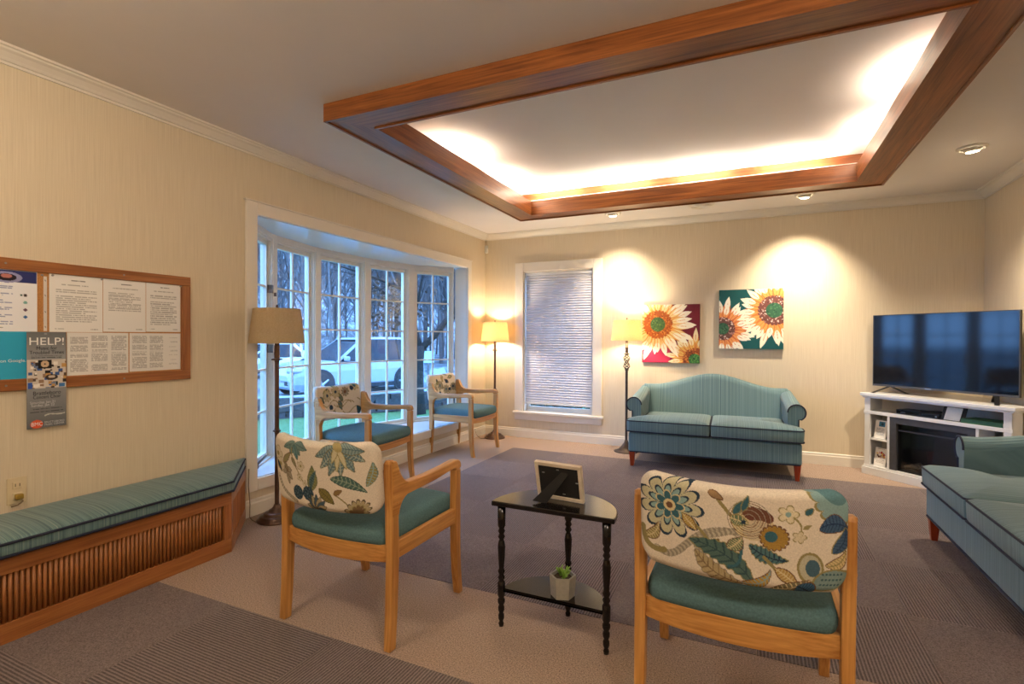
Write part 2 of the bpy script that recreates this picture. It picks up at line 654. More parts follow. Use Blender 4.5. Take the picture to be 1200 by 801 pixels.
part('casing', MB().box(0, 0.022, OY1, OY1 + CW, 0.172, OZ1 + CW), 'white_paint', bay, True, bevel=0.004)
part('casing', MB().box(0, 0.022, OY0, OY1, OZ1, OZ1 + CW), 'white_paint', bay, True, bevel=0.004)
part('apron', MB().box(0, 0.022, OY0, OY1, 0.172, OZ0), 'white_paint', bay, True, bevel=0.004)
part('drip_cap', MB().box(0, 0.028, OY0 - CW - 0.01, OY1 + CW + 0.01, OZ1 + CW, OZ1 + CW + 0.008), 'white_paint', bay, True)
GZ0, GZ1 = 0.305, 2.0
for i, (x, y) in enumerate(BP):
    if i in (0, 5):
        continue
    a = [math.atan2(BP[k + 1][1] - BP[k][1], BP[k + 1][0] - BP[k][0]) for k in (i - 1, i)]
    t = (a[0] + a[1]) / 2
    nx, ny = math.sin(t), -math.cos(t)     # towards the room
    tx, ty = math.cos(t), math.sin(t)
    q = []
    for du, dn in ((-0.034, 0.018), (0.034, 0.018), (0.030, -0.09), (-0.030, -0.09)):
        q.append((x + tx * du + nx * dn, y + ty * du + ny * dn))
    part('mullion_post', MB().prism(q, OZ0, OZ1), 'white_paint', bay, True)

for i in range(5):
    (xa, ya), (xb, yb) = BP[i], BP[i + 1]
    L = math.hypot(xb - xa, yb - ya)
    ux, uy = (xb - xa) / L, (yb - ya) / L
    nx, ny = uy, -ux

    def lb(mb, u0, u1, n0, n1, z0, z1):
        q = []
        for z in (z0, z1):
            for u, n_ in ((u0, n0), (u1, n0), (u1, n1), (u0, n1)):
                q.append((xa + ux * u + nx * n_, ya + uy * u + ny * n_, z))
        return mb.hexa(q)
    e = 0.034
    fm = MB()
    lb(fm, e, L - e, -0.085, 0.012, OZ1 - 0.045, OZ1)          # head jamb
    lb(fm, e, L - e, -0.085, 0.002, OZ1 - 0.062, OZ1 - 0.045)
    lb(fm, e, L - e, -0.085, 0.012, OZ0, OZ0 + 0.018)          # sill
    lb(fm, e, e + 0.012, -0.085, 0.004, OZ0 + 0.018, OZ1 - 0.045)
    lb(fm, L - e - 0.012, L - e, -0.085, 0.004, OZ0 + 0.018, OZ1 - 0.045)
    lb(fm, e + 0.012, e + 0.022, -0.085, -0.012, OZ0 + 0.018, OZ1 - 0.045)
    lb(fm, L - e - 0.022, L - e - 0.012, -0.085, -0.012, OZ0 + 0.018, OZ1 - 0.045)
    part('sash_frame', fm, 'white_paint', bay, True)
    s0, s1 = e + 0.022, L - e - 0.022
    st = 0.030
    sm = MB()
    lb(sm, s0, s0 + st, -0.07, -0.028, GZ0 - 0.032, GZ1 + 0.03)
    lb(sm, s1 - st, s1, -0.07, -0.028, GZ0 - 0.032, GZ1 + 0.03)
    lb(sm, s0 + st, s1 - st, -0.07, -0.028, GZ1, GZ1 + 0.036)
    lb(sm, s0 + st, s1 - st, -0.07, -0.028, GZ0 - 0.032, GZ0)
    sash = part('sash', sm, 'white_paint', bay, True)
    g0, g1 = s0 + st, s1 - st
    gm = (g0 + g1) / 2
    hb = 0.008
    part('muntin', lb(MB(), gm - hb, gm + hb, -0.058, -0.036, GZ0, GZ1), 'white_paint', sash)
    zs = [GZ0 + (GZ1 - GZ0) * k / 5 for k in range(6)]
    for k in range(1, 5):
        part('muntin', lb(MB(), g0, g1, -0.057, -0.037, zs[k] - hb, zs[k] + hb), 'white_paint', sash)
    for k in range(5):
        for (p0, p1) in ((g0, gm - hb), (gm + hb, g1)):
            z0 = zs[k] + (hb if k else 0)
            z1 = zs[k + 1] - (hb if k < 4 else 0)
            part('pane', lb(MB(), p0, p1, -0.049, -0.045, z0, z1), 'window_glass', sash)
    if i == 0:      # casement hardware on the first sash
        for zc in (1.64, 1.15):
            hm = MB()
            lb(hm, s1 - 0.012, s1 + 0.05, -0.026, 0.012, zc - 0.03, zc + 0.035)
            lb(hm, s1 + 0.03, s1 + 0.05, 0.0, 0.03, zc - 0.055, zc - 0.025)
            tag(part('sash_lock', hm, 'bronze', sash), 'dark bronze sash lock')
        hm = MB()
        c0 = (xa + ux * 0.14 + nx * 0.02, ya + uy * 0.14 + ny * 0.02)
        c1 = (xa + ux * 0.30 + nx * 0.04, ya + uy * 0.30 + ny * 0.04)
        hm.tube([(c0[0], c0[1], OZ0 + 0.015), (c0[0] + 0.01, c0[1], OZ0 + 0.045), (c1[0], c1[1], OZ0 + 0.075)], [0.016, 0.012, 0.006], 8)
        tag(part('crank_handle', hm, 'bronze', sash), 'dark bronze casement crank')

# ------------------------------------------------------------------ end wall window with cellular shade
w2 = thing('window_2', 'white framed sash window beside the sofa', 'window', (0.99, 0, 0.22), kind='structure')
cw = 0.112
part('casing', MB().box(BX0 - cw, BX0, -0.022, 0, 0.312, BZ1 + cw), 'white_paint', w2, True, bevel=0.004)
part('casing', MB().box(BX1, BX1 + cw, -0.022, 0, 0.312, BZ1 + cw), 'white_paint', w2, True, bevel=0.004)
part('casing', MB().box(BX0, BX1, -0.022, 0, BZ1, BZ1 + cw), 'white_paint', w2, True, bevel=0.004)
part('stool', MB().box(BX0 - cw - 0.02, BX1 + cw + 0.02, -0.05, 0.05, 0.298, 0.328), 'white_paint', w2, True, bevel=0.005)
part('apron', MB().box(BX0 - cw, BX1 + cw, -0.02, 0, 0.222, 0.298), 'white_paint', w2, True, bevel=0.003)
mb = MB()
mb.box(BX0, BX0 + 0.014, 0, 0.14, BZ0, BZ1).box(BX1 - 0.014, BX1, 0, 0.14, BZ0, BZ1).box(BX0 + 0.014, BX1 - 0.014, 0, 0.14, BZ1 - 0.014, BZ1).box(BX0 + 0.014, BX1 - 0.014, 0.05, 0.14, BZ0, BZ0 + 0.012)
part('jamb_board', mb, 'white_paint', w2, True)
for k, (z0, z1, yy) in enumerate(((BZ0 + 0.012, 1.215, 0.075), (1.205, BZ1 - 0.014, 0.105))):
    mb = MB()
    x0, x1 = BX0 + 0.016, BX1 - 0.016
    mb.box(x0, x0 + 0.04, yy, yy + 0.028, z0, z1).box(x1 - 0.04, x1, yy, yy + 0.028, z0, z1)
    mb.box(x0 + 0.04, x1 - 0.04, yy, yy + 0.028, z0, z0 + 0.048).box(x0 + 0.04, x1 - 0.04, yy, yy + 0.028, z1 - 0.035, z1)
    s_ = part('sash', mb, 'white_paint', w2, True)
    part('pane', MB().box(x0 + 0.04, x1 - 0.04, yy + 0.012, yy + 0.016, z0 + 0.048, z1 - 0.035), 'window_glass', s_)
sh = thing('window_blind', 'white pleated cellular shade lowered over the end wall window', 'blind', (0.99, 0.02, 0.42))
x0, x1 = BX0 + 0.02, BX1 - 0.02
part('head_rail', MB().box(x0, x1, 0.012, 0.055, 2.03, 2.064), 'gloss_white', sh, True, bevel=0.003)
part('bottom_rail', MB().box(x0, x1, 0.014, 0.042, 0.42, 0.446), 'gloss_white', sh, True, bevel=0.004)
npl = 52
sec = []
for k in range(npl * 2 + 1):
    z = 0.446 + (2.03 - 0.446) * k / (npl * 2)
    sec.append([(x0, 0.024 if k % 2 else 0.032, z), (x1, 0.024 if k % 2 else 0.032, z)])
part('pleated_fabric', MB().loft(sec, cap=False, closed=False), 'blind_fabric', sh, True)

# ------------------------------------------------------------------ wooden tray frame with cove lights
fr_ = thing('ceiling_frame', 'rectangular stained wood beam frame around the lit ceiling tray', 'ceiling frame', (2.517, -2.36, ZB))
BW = 0.212
LT = 2.62
ix0, ix1, iy0, iy1 = FX0 + BW, FX1 - BW, FY0 + BW, FY1 - BW


def mitre(name, side, d0, d1, z0, z1):
    a = (FX0 + d0, FX1 - d0, FY0 + d0, FY1 - d0)
    b_ = (FX0 + d1, FX1 - d1, FY0 + d1, FY1 - d1)
    if side == 'front':
        q = [(a[0], a[2]), (a[1], a[2]), (b_[1], b_[2]), (b_[0], b_[2])]
    elif side == 'back':
        q = [(b_[0], b_[3]), (b_[1], b_[3]), (a[1], a[3]), (a[0], a[3])]
    elif side == 'left':
        q = [(a[0], a[2]), (b_[0], b_[2]), (b_[0], b_[3]), (a[0], a[3])]
    else:
        q = [(b_[1], b_[2]), (a[1], a[2]), (a[1], a[3]), (b_[1], b_[3])]
    ax = 'x' if side in ('front', 'back') else 'y'
    part(name, MB().prism(q, z0, z1), 'cherry_' + ax, fr_, True)


for sd in ('front', 'back', 'left', 'right'):
    mitre('fascia_board', sd, 0.0, 0.019, ZB + 0.004, H + 0.0)
    mitre('bottom_board', sd, 0.019, BW - 0.019, ZB + 0.004, ZB + 0.022)
    mitre('lip_board', sd, BW - 0.019, BW, ZB + 0.004, LT)
    mitre('bead', sd, 0.0, 0.014, ZB - 0.006, ZB + 0.004)
    mitre('bead', sd, BW - 0.012, BW + 0.004, ZB - 0.006, ZB + 0.004)
    mitre('back_board', sd, -0.001, 0.019, H, 2.75)
cz = 2.598
for (x, y) in ((1.035, -2.42), (1.035, -1.62), (3.995, -2.42), (3.995, -1.62)):
    light('cove_tube_light', 'AREA', (x, y, cz), W_COVE, (1.0, 0.86, 0.68), (PI, -0.25 if x < 2 else 0.25, 0), shape='RECTANGLE', size=0.05, size_y=0.34)
for x in (1.35, 2.05, 2.75, 3.45):
    light('cove_tube_light', 'AREA', (x, -1.075, cz), W_COVE, (1.0, 0.86, 0.68), (PI + 0.25, 0, 0), shape='RECTANGLE', size=0.45, size_y=0.05)


# ------------------------------------------------------------------ recessed ceiling lights
def downlight(x, y, label, target, power, ang=1.5, blend=0.6):
    t = thing('recessed_downlight', label, 'ceiling light', (x, y, H), group='recessed ceiling lights')
    ring = [(0.062, -0.004), (0.064, -0.012), (0.076, -0.012), (0.086, -0.006), (0.088, 0.0), (0.062, 0.0)]
    n = 28
    secs = [[(r * math.cos(2 * PI * j / n), r * math.sin(2 * PI * j / n), z) for j in range(n)] for r, z in ring]
    secs.append(secs[0])
    part('trim_ring', MB().loft(secs, cap=False), 'white_paint', t, smooth=True)
    d = (Vector(target) - Vector((x, y, H)))
    d.z = 0
    d.normalize()
    part('eyeball', MB().lathe([(0.0005, -0.030), (0.018, -0.0285), (0.034, -0.024), (0.048, -0.016), (0.058, -0.004), (0.062, 0.0), (0.0005, 0.0)], n=24), 'baffle_grey', t, smooth=True)
    q = MB().lathe([(0.0005, -0.003), (0.036, -0.003), (0.038, 0.0), (0.036, 0.003), (0.0005, 0.003)], n=20)
    lf = place('lamp', q.mesh('lamp', True), 'lamp_face', t, loc=(d.x * 0.020, d.y * 0.020, -0.024))
    lf.rotation_euler = Vector((d.x * 0.45, d.y * 0.45, -1)).to_track_quat('-Z', 'Y').to_euler()
    L = light('downlight_beam', 'SPOT', (x, y, H - 0.045), power, (1.0, 0.84, 0.64), spot_size=ang, spot_blend=blend, shadow_soft_size=0.045)
    aim(L, target)


downlight(3.592, -0.507, 'recessed ceiling light above the teal sunflower picture', (3.55, 0.12, 1.0), W_SPOT, 1.6, 1.0)
downlight(1.801, -0.513, 'recessed ceiling light above the end wall lamp', (1.75, 0.12, 1.0), W_SPOT * 0.72, 1.6, 1.0)
downlight(4.538, -1.377, 'recessed ceiling light above the television', (4.75, -1.0, 0.6), W_SPOT * 0.8, 1.8, 1.0)


def globe(x, y, label, mat='globe_glow'):  # unseen globe added out of frame to light the near half of the room
    t = thing('added_globe', label, 'ceiling light', (x, y, H), group='added flush globe ceiling lights')
    part('canopy', MB().lathe([(0.001, 0), (0.09, 0), (0.095, -0.012), (0.08, -0.03), (0.001, -0.032)], n=24), 'white_paint', t, smooth=True)
    pr = [(0.001, -0.03)] + [(0.14 * math.sin(PI * (0.18 + 0.82 * k / 12)), -0.155 + 0.14 * math.cos(PI * (0.18 + 0.82 * k / 12))) for k in range(12)] + [(0.001, -0.295)]
    part('globe', MB().lathe(pr, n=24), mat, t, smooth=True)


globe(1.35, -5.75, 'added out-of-frame frosted globe brightening the near left of the room')
globe(3.75, -5.75, 'added out-of-frame frosted globe brightening the near right of the room', 'fill_globe_glow_b')

v_ = thing('ceiling_vent', 'round white ceiling vent near the end wall', 'vent', (2.693, -0.504, H))
part('flange', MB().lathe([(0.001, 0), (0.12, 0), (0.125, -0.006), (0.11, -0.012), (0.001, -0.013)], n=28), 'white_paint', v_, smooth=False)
for r in (0.085, 0.06, 0.035):
    ring = [(r, -0.012), (r + 0.012, -0.022), (r + 0.016, -0.018), (r + 0.006, -0.010)]
    n = 28
    secs = [[(q * math.cos(2 * PI * j / n), q * math.sin(2 * PI * j / n), z) for j in range(n)] for q, z in ring]
    secs.append(secs[0])
    part('diffuser_ring', MB().loft(secs, cap=False), 'white_paint', v_)
sn = thing('motion_sensor', 'small white motion sensor in the corner under the crown moulding', 'sensor', (0.03, -0.03, 2.345))
part('housing', MB().rbox((0, 0, 0.03), (0.045, 0.035, 0.065), 0.012, 2), 'plastic_white', sn, smooth=True)
part('bracket', MB().box(-0.028, 0.008, 0.0, 0.03, 0.06, 0.10), 'plastic_white', sn)


# ================================================================== PRINTS (colour attributes rasterised in numpy)
def lin(c):
    return np.array(srgb(c)[:3])


class Canvas:
    """colours over sample points u (0..1 left to right) and v (0..1 top to bottom); asp = width / height"""
    def __init__(s, u, v, asp, base):
        s.x, s.y = u * asp, v
        s.asp = asp
        s.c = np.tile(lin(base), (len(u), 1)).astype(float)

    def put(s, mask, col, a=1.0):
        c = lin(col)
        s.c[mask] = s.c[mask] * (1 - a) + c * a

    def disc(s, cx, cy, r, col, sq=1.0, rot=0.0):
        dx, dy = s.x - cx * s.asp, s.y - cy
        c, n_ = math.cos(rot), math.sin(rot)
        a, b_ = dx * c + dy * n_, -dx * n_ + dy * c
        s.put(a * a + (b_ / sq) ** 2 < r * r, col)

    def ring(s, cx, cy, r0, r1, col):
        d = np.hypot(s.x - cx * s.asp, s.y - cy)
        s.put((d > r0) & (d < r1), col)

    def petals(s, cx, cy, r, n, col, outline=None, sharp=0.55, inner=0.15, rot=0.0, tip=None):
        dx, dy = s.x - cx * s.asp, s.y - cy
        d = np.hypot(dx, dy)
        a = np.arctan2(dy, dx) + rot
        k = np.abs(np.cos(a * n / 2))
        R_ = r * (inner + (1 - inner) * k ** sharp)
        if outline:
            s.put(d < R_ * 1.09 + 0.004, outline)
        s.put(d < R_, col)
        if tip:
            s.put((d < R_ * 0.97) & (d > r * 0.62) & (k > 0.72), tip)

    def leaf(s, x0, y0, x1, y1, w, col, outline=None, vein=None, bend=0.0, saw=0):
        x0, x1 = x0 * s.asp, x1 * s.asp
        dx, dy = x1 - x0, y1 - y0
        L = math.hypot(dx, dy)
        t = ((s.x - x0) * dx + (s.y - y0) * dy) / L / L
        n_ = (-(s.x - x0) * dy + (s.y - y0) * dx) / L - bend * 4 * t * (1 - t)
        inside = (t > 0) & (t < 1)
        tt = np.clip(t, 0, 1)
        hw = w * np.sin(PI * tt ** 0.8) * (1 + (0.12 * np.sin(tt * saw * 2 * PI) if saw else 0))
        if outline:
            s.put(inside & (np.abs(n_) < hw + 0.010), outline)
        s.put(inside & (np.abs(n_) < hw), col)
        if vein:
            s.put(inside & (np.abs(n_) < hw) & ((np.abs(n_) < 0.006) | (np.mod(tt * 9 + np.abs(n_) * 10, 1) < 0.25)), vein)

    def stem(s, pts, w, col, stripe=None):
        p = np.array([(a * s.asp, b_) for a, b_ in pts], float)
        best = np.full(len(s.x), 9.0)
        arc = np.zeros(len(s.x))
        acc = 0
        t_ = np.linspace(0, 1, 26)
        m_ = len(p) - 1
        if m_ == 3:
            cur = ((1 - t_) ** 3)[:, None] * p[0] + (3 * t_ * (1 - t_) ** 2)[:, None] * p[1] + (3 * t_ ** 2 * (1 - t_))[:, None] * p[2] + (t_ ** 3)[:, None] * p[3]
        else:
            cur = p
        for i in range(len(cur) - 1):
            a, b_ = cur[i], cur[i + 1]
            d = b_ - a
            L = np.hypot(*d) + 1e-9
            q = np.clip(((s.x - a[0]) * d[0] + (s.y - a[1]) * d[1]) / L ** 2, 0, 1)
            dist = np.hypot(s.x - a[0] - q * d[0], s.y - a[1] - q * d[1])
            k = dist < best
            best[k] = dist[k]
            arc[k] = acc + q[k] * L
            acc += L
        s.put(best < w, col)
        if stripe:
            s.put((best < w * 0.85) & (np.mod(arc * 22 + best * 8, 1) < 0.5), stripe)

    def tri(s, a, b_, c, col):
        P = [(q[0] * s.asp, q[1]) for q in (a, b_, c)]
        def e(p, q):
            return (q[0] - p[0]) * (s.y - p[1]) - (q[1] - p[1]) * (s.x - p[0])
        e0, e1, e2 = e(P[0], P[1]), e(P[1], P[2]), e(P[2], P[0])
        s.put(((e0 >= 0) & (e1 >= 0) & (e2 >= 0)) | ((e0 <= 0) & (e1 <= 0) & (e2 <= 0)), col)

    def rect(s, x0, y0, x1, y1, col, a=1.0):
        u = s.x / s.asp
        s.put((u > x0) & (u < x1) & (s.y > y0) & (s.y < y1), col, a)

    def text_lines(s, x0, y0, x1, y1, n, col, seed=0, gap=0.45, ragged=0.3):
        r = random.Random(seed)
        u = s.x / s.asp
        h = (y1 - y0) / n
        for i in range(n):
            if r.random() < 0.06:
                continue
            e = x1 - (r.random() * ragged * (x1 - x0) if r.random() < 0.35 else 0)
            yy = y0 + i * h
            m_ = (s.y > yy) & (s.y < yy + h * (1 - gap)) & (u > x0) & (u < e)
            ph = r.random()
            m_ &= np.mod(u * 19 + ph + 0.23 * np.sin(u * 71 + i), 1) > 0.16
            s.put(m_, col, 0.75)


NAVY, TEALC, LTEAL, CREAM, KHAKI, BROWN, GREY = (44, 62, 80), (62, 104, 116), (140, 172, 172), (214, 196, 152), (150, 138, 92), (116, 84, 64), (150, 140, 124)
LINEN = (226, 214, 196)


def blossom(cv, x, y, r, n=11, rot=0.0):
    cv.petals(x, y, r, n, (196, 190, 158), NAVY, 0.45, 0.55, rot)
    cv.petals(x, y, r * 0.74, n, NAVY, None, 0.6, 0.4, rot)
    cv.petals(x, y, r * 0.66, n, LTEAL, None, 0.7, 0.3, rot)
    cv.petals(x, y, r * 0.46, 7, TEALC, CREAM, 0.6, 0.4, rot)
    cv.disc(x, y, r * 0.2, CREAM)
    cv.disc(x, y, r * 0.11, BROWN)


def floral_b(cv):
    blossom(cv, 0.17, 0.30, 0.31)
    cv.stem([(0.10, 0.80), (0.25, 0.95), (0.25, 0.40), (0.50, 0.45)], 0.035, GREY, (186, 176, 156))
    cv.stem([(0.33, 0.72), (0.26, 0.55), (0.36, 0.55), (0.50, 0.42)], 0.030, GREY, (190, 180, 160))
    cv.leaf(0.02, 0.72, 0.11, 0.52, 0.05, KHAKI, BROWN, CREAM, 0.05)
    cv.stem([(0.02, 0.62), (0.02, 0.80), (0.08, 0.85), (0.14, 0.80)], 0.03, KHAKI)
    cv.stem([(0.24, 0.36), (0.31, 0.45), (0.36, 0.50), (0.38, 0.66)], 0.016, KHAKI)
    cv.leaf(0.24, 0.36, 0.31, 0.50, 0.045, (170, 140, 70), BROWN, CREAM)
    cv.leaf(0.37, 0.68, 0.42, 0.54, 0.03, BROWN, KHAKI)
    # large ornamental leaf at the bottom
    cv.leaf(0.27, 0.60, 0.60, 0.99, 0.10, (86, 110, 104), KHAKI, (58, 84, 86), -0.10, 9)
    cv.leaf(0.30, 0.70, 0.54, 0.97, 0.085, (176, 158, 120), GREY, (132, 112, 84), 0.07, 7)
    cv.stem([(0.47, 0.80), (0.53, 0.80), (0.52, 0.66), (0.53, 0.58)], 0.014, TEALC)
    cv.leaf(0.53, 0.95, 0.66, 0.78, 0.055, (186, 150, 74), BROWN, LTEAL, 0.08)
    # bird-like bud
    cv.stem([(0.40, 0.10), (0.44, 0.20), (0.46, 0.24), (0.50, 0.34)], 0.018, KHAKI)
    cv.leaf(0.36, 0.06, 0.44, 0.13, 0.03, (160, 130, 96), BROWN)
    cv.disc(0.575, 0.34, 0.19, CREAM, 0.85, 0.4)
    cv.disc(0.60, 0.25, 0.14, (112, 70, 58), 0.55, 0.25)
    cv.disc(0.60, 0.40, 0.13, (206, 190, 160), 0.8)
    for k in range(7):
        cv.ring(0.56, 0.30, 0.05 + 0.022 * k, 0.058 + 0.022 * k, BROWN if k % 2 else GREY)
    cv.leaf(0.47, 0.30, 0.56, 0.34, 0.05, (104, 122, 96), KHAKI, CREAM)
    cv.leaf(0.49, 0.26, 0.53, 0.12, 0.03, TEALC, KHAKI)
    cv.leaf(0.53, 0.22, 0.56, 0.06, 0.025, TEALC, KHAKI)
    cv.disc(0.535, 0.33, 0.022, NAVY)
    cv.petals(0.675, 0.46, 0.12, 16, (168, 134, 66), BROWN, 0.3, 0.7)
    cv.disc(0.66, 0.45, 0.055, TEALC)
    cv.leaf(0.46, 0.62, 0.53, 0.48, 0.06, (110, 124, 96), BROWN, CREAM, 0.02)
    cv.leaf(0.56, 0.55, 0.74, 0.68, 0.068, (84, 118, 122), KHAKI, NAVY, 0.04, 8)
    cv.stem([(0.63, 0.66), (0.66, 0.72), (0.68, 0.78), (0.72, 0.84)], 0.016, KHAKI)
    # small flower
    cv.petals(0.735, 0.22, 0.085, 5, (222, 210, 178), KHAKI, 0.6, 0.4)
    cv.disc(0.735, 0.22, 0.025, LTEAL)
    cv.stem([(0.76, 0.25), (0.79, 0.30), (0.80, 0.34), (0.79, 0.40)], 0.008, KHAKI)
    cv.petals(0.785, 0.44, 0.055, 5, (214, 200, 170), KHAKI, 0.6, 0.4)
    cv.leaf(0.80, 0.36, 0.84, 0.32, 0.02, KHAKI)
    cv.leaf(0.81, 0.22, 0.845, 0.16, 0.025, TEALC, KHAKI)
    # top right corner and paisley
    cv.disc(0.97, 0.08, 0.20, LTEAL, 0.6, 0.3)
    cv.petals(0.97, 0.10, 0.21, 13, (136, 166, 168), KHAKI, 0.35, 0.75)
    cv.disc(0.965, 0.05, 0.09, (94, 132, 140))
    cv.leaf(0.87, 0.36, 1.0, 0.38, 0.085, (70, 96, 126), BROWN, (44, 62, 92), -0.06)
    cv.leaf(0.93, 0.60, 0.985, 0.36, 0.06, (70, 96, 126), KHAKI, (50, 70, 100), 0.04)
    cv.leaf(0.90, 0.72, 0.99, 0.58, 0.05, (214, 190, 140), BROWN, KHAKI, 0.05)
    # bottom right flower
    cv.leaf(0.68, 0.76, 0.79, 0.92, 0.05, (180, 148, 90), BROWN, CREAM)
    cv.disc(0.835, 0.74, 0.155, KHAKI, 0.72, 1.5)
    cv.disc(0.835, 0.74, 0.130, (188, 182, 158), 0.70, 1.5)
    cv.disc(0.845, 0.74, 0.085, (76, 104, 118), 0.7, 1.5)
    cv.disc(0.93, 0.86, 0.16, KHAKI, 0.7, -0.2)
    cv.disc(0.93, 0.86, 0.14, (128, 150, 148), 0.68, -0.2)
    for k in range(18):
        cv.disc(0.89 + 0.016 * (k % 6), 0.80 + 0.05 * (k // 6), 0.011, (72, 100, 106))
    cv.leaf(0.68, 0.99, 0.84, 0.86, 0.06, (124, 118, 92), BROWN, CREAM, 0.03)
    cv.leaf(0.79, 0.92, 0.90, 1.0, 0.07, (64, 100, 128), BROWN, NAVY)


def floral_a(cv):
    # teal leaves at the top
    for (x1, y1) in ((0.17, 0.16), (0.25, 0.24), (0.36, 0.23), (0.44, 0.13)):
        cv.leaf(0.30, 0.06, x1, y1, 0.055, (122, 146, 140), (92, 110, 100), (86, 112, 112))
    cv.leaf(0.30, 0.08, 0.33, 0.30, 0.05, (110, 140, 138), (92, 110, 100), TEALC)
    cv.leaf(0.14, 0.40, 0.25, 0.22, 0.04, (142, 138, 104), BROWN, KHAKI)
    cv.stem([(0.27, 0.14), (0.25, 0.30), (0.30, 0.40), (0.38, 0.62)], 0.010, KHAKI)
    cv.leaf(0.26, 0.28, 0.31, 0.42, 0.025, (142, 138, 104), BROWN)
    # bell flower
    for (x1, y1) in ((0.15, 0.46), (0.13, 0.56), (0.21, 0.70), (0.25, 0.62), (0.25, 0.48)):
        cv.leaf(0.19, 0.48, x1, y1, 0.035, (168, 156, 130), (104, 92, 78), GREY)
    cv.leaf(0.16, 0.38, 0.20, 0.52, 0.03, (140, 130, 104), BROWN)
    for (x, y, r) in ((0.36, 0.38, 0.07), (0.34, 0.55, 0.05), (0.07, 0.30, 0.12), (0.10, 0.44, 0.10), (0.39, 0.62, 0.04)):
        cv.petals(x, y, r, 5, (206, 194, 168), (156, 144, 118), 0.5, 0.45)
        cv.disc(x, y, r * 0.3, KHAKI)
    cv.leaf(0.05, 0.40, 0.11, 0.56, 0.03, NAVY, KHAKI)
    # tall green leaf, hanging leaf
    cv.leaf(0.45, 0.72, 0.48, 0.34, 0.085, (140, 138, 92), (96, 100, 76), (108, 112, 76), 0.02)
    cv.leaf(0.45, 0.70, 0.52, 0.40, 0.045, (96, 118, 116), None, (60, 90, 96), -0.03)
    cv.leaf(0.53, 0.66, 0.66, 0.86, 0.070, (134, 122, 70), (92, 82, 52), (108, 100, 60))
    # fan flower top right
    for k, (x1, y1) in enumerate(((0.52, 0.20), (0.56, 0.36), (0.63, 0.46), (0.73, 0.46), (0.84, 0.40), (0.92, 0.26), (0.93, 0.12))):
        cv.leaf(0.73, 0.06, x1, y1, 0.075, [(138, 156, 152), (98, 122, 128)][k % 2], (120, 112, 82), [(86, 112, 118), (168, 178, 164)][k % 2])
    for (x1, y1) in ((0.70, 0.40), (0.78, 0.36), (0.66, 0.28)):
        cv.leaf(0.72, 0.05, x1, y1, 0.035, (206, 196, 160), KHAKI)
    cv.disc(0.73, 0.05, 0.075, (176, 160, 110))
    # dark leaf
    cv.leaf(0.64, 0.50, 0.92, 0.68, 0.070, (78, 106, 100), (56, 78, 74), (140, 156, 136), -0.04)
    cv.leaf(0.92, 0.60, 0.97, 0.28, 0.05, (150, 138, 84), (110, 128, 120), LTEAL, 0.03)
    cv.stem([(0.66, 0.72), (0.72, 0.78), (0.76, 0.84), (0.80, 0.92)], 0.010, KHAKI)
    cv.leaf(0.66, 0.72, 0.73, 0.66, 0.03, (142, 116, 74), BROWN)
    # berries and bottom flower
    for (x, y) in ((0.31, 0.78), (0.42, 0.76)):
        cv.disc(x, y, 0.105, (50, 70, 84))
        for k in range(16):
            cv.disc(x + 0.055 * math.cos(k * 2.4) * math.sqrt(k / 16), y + 0.10 * math.sin(k * 2.4) * math.sqrt(k / 16), 0.014, (84, 106, 116))
    for k in range(9):
        an = PI * (0.9 + 0.15 * k)
        cv.leaf(0.50, 0.97, 0.50 + 0.10 * math.cos(an), 0.95 + 0.20 * math.sin(an), 0.04, (168, 154, 122) if k % 2 else (72, 94, 108), (104, 92, 72))
    cv.petals(0.86, 0.98, 0.19, 15, (176, 160, 124), (104, 92, 72), 0.4, 0.6)
    cv.petals(0.86, 0.98, 0.12, 11, (120, 98, 72), KHAKI, 0.4, 0.6)
    cv.stem([(0.06, 0.62), (0.10, 0.82), (0.16, 0.85), (0.28, 0.92)], 0.030, GREY, (196, 186, 164))


def floral_random(seed):
    def f(cv):
        r = random.Random(seed)
        for k in range(5):
            x, y = r.random(), r.random()
            cv.stem([(x, y), (x + 0.15, y + 0.3), (x + 0.2, y - 0.3), (x + 0.35, y)], 0.012, KHAKI)
        for k in range(12):
            x, y, a = r.random(), r.random(), r.random() * 6.28
            cv.leaf(x, y, x + 0.15 * math.cos(a), y + 0.33 * math.sin(a), 0.06 + 0.02 * r.random(), r.choice([(116, 126, 92), TEALC, (84, 106, 100), (150, 138, 92), (104, 110, 84)]), BROWN, r.choice([CREAM, KHAKI, NAVY]))
        for k in range(5):
            x, y = 0.1 + 0.2 * k, r.random()
            cv.petals(x, y, 0.13 + 0.05 * r.random(), r.choice([7, 9]), r.choice([(190, 178, 146), GREY, (112, 134, 138)]), KHAKI, 0.5, 0.5)
            cv.disc(x, y, 0.05, r.choice([NAVY, BROWN, TEALC]))
        for k in range(4):
            cv.disc(r.random(), r.random(), 0.07, NAVY)
    return f


def print_mesh(name, V, F, UV, asp, base, painter, smooth=True):
    me = bpy.data.meshes.new(name)
    me.from_pydata(V, [], F)
    me.update()
    cv = Canvas(UV[:, 0], UV[:, 1], asp, base)
    painter(cv)
    at = me.color_attributes.new('print', 'FLOAT_COLOR', 'POINT')
    rgba = np.ones((len(V), 4), np.float32)
    rgba[:, :3] = cv.c
    at.data.foreach_set('color', rgba.ravel())
    if smooth:
        me.polygons.foreach_set('use_smooth', [True] * len(me.polygons))
    return me


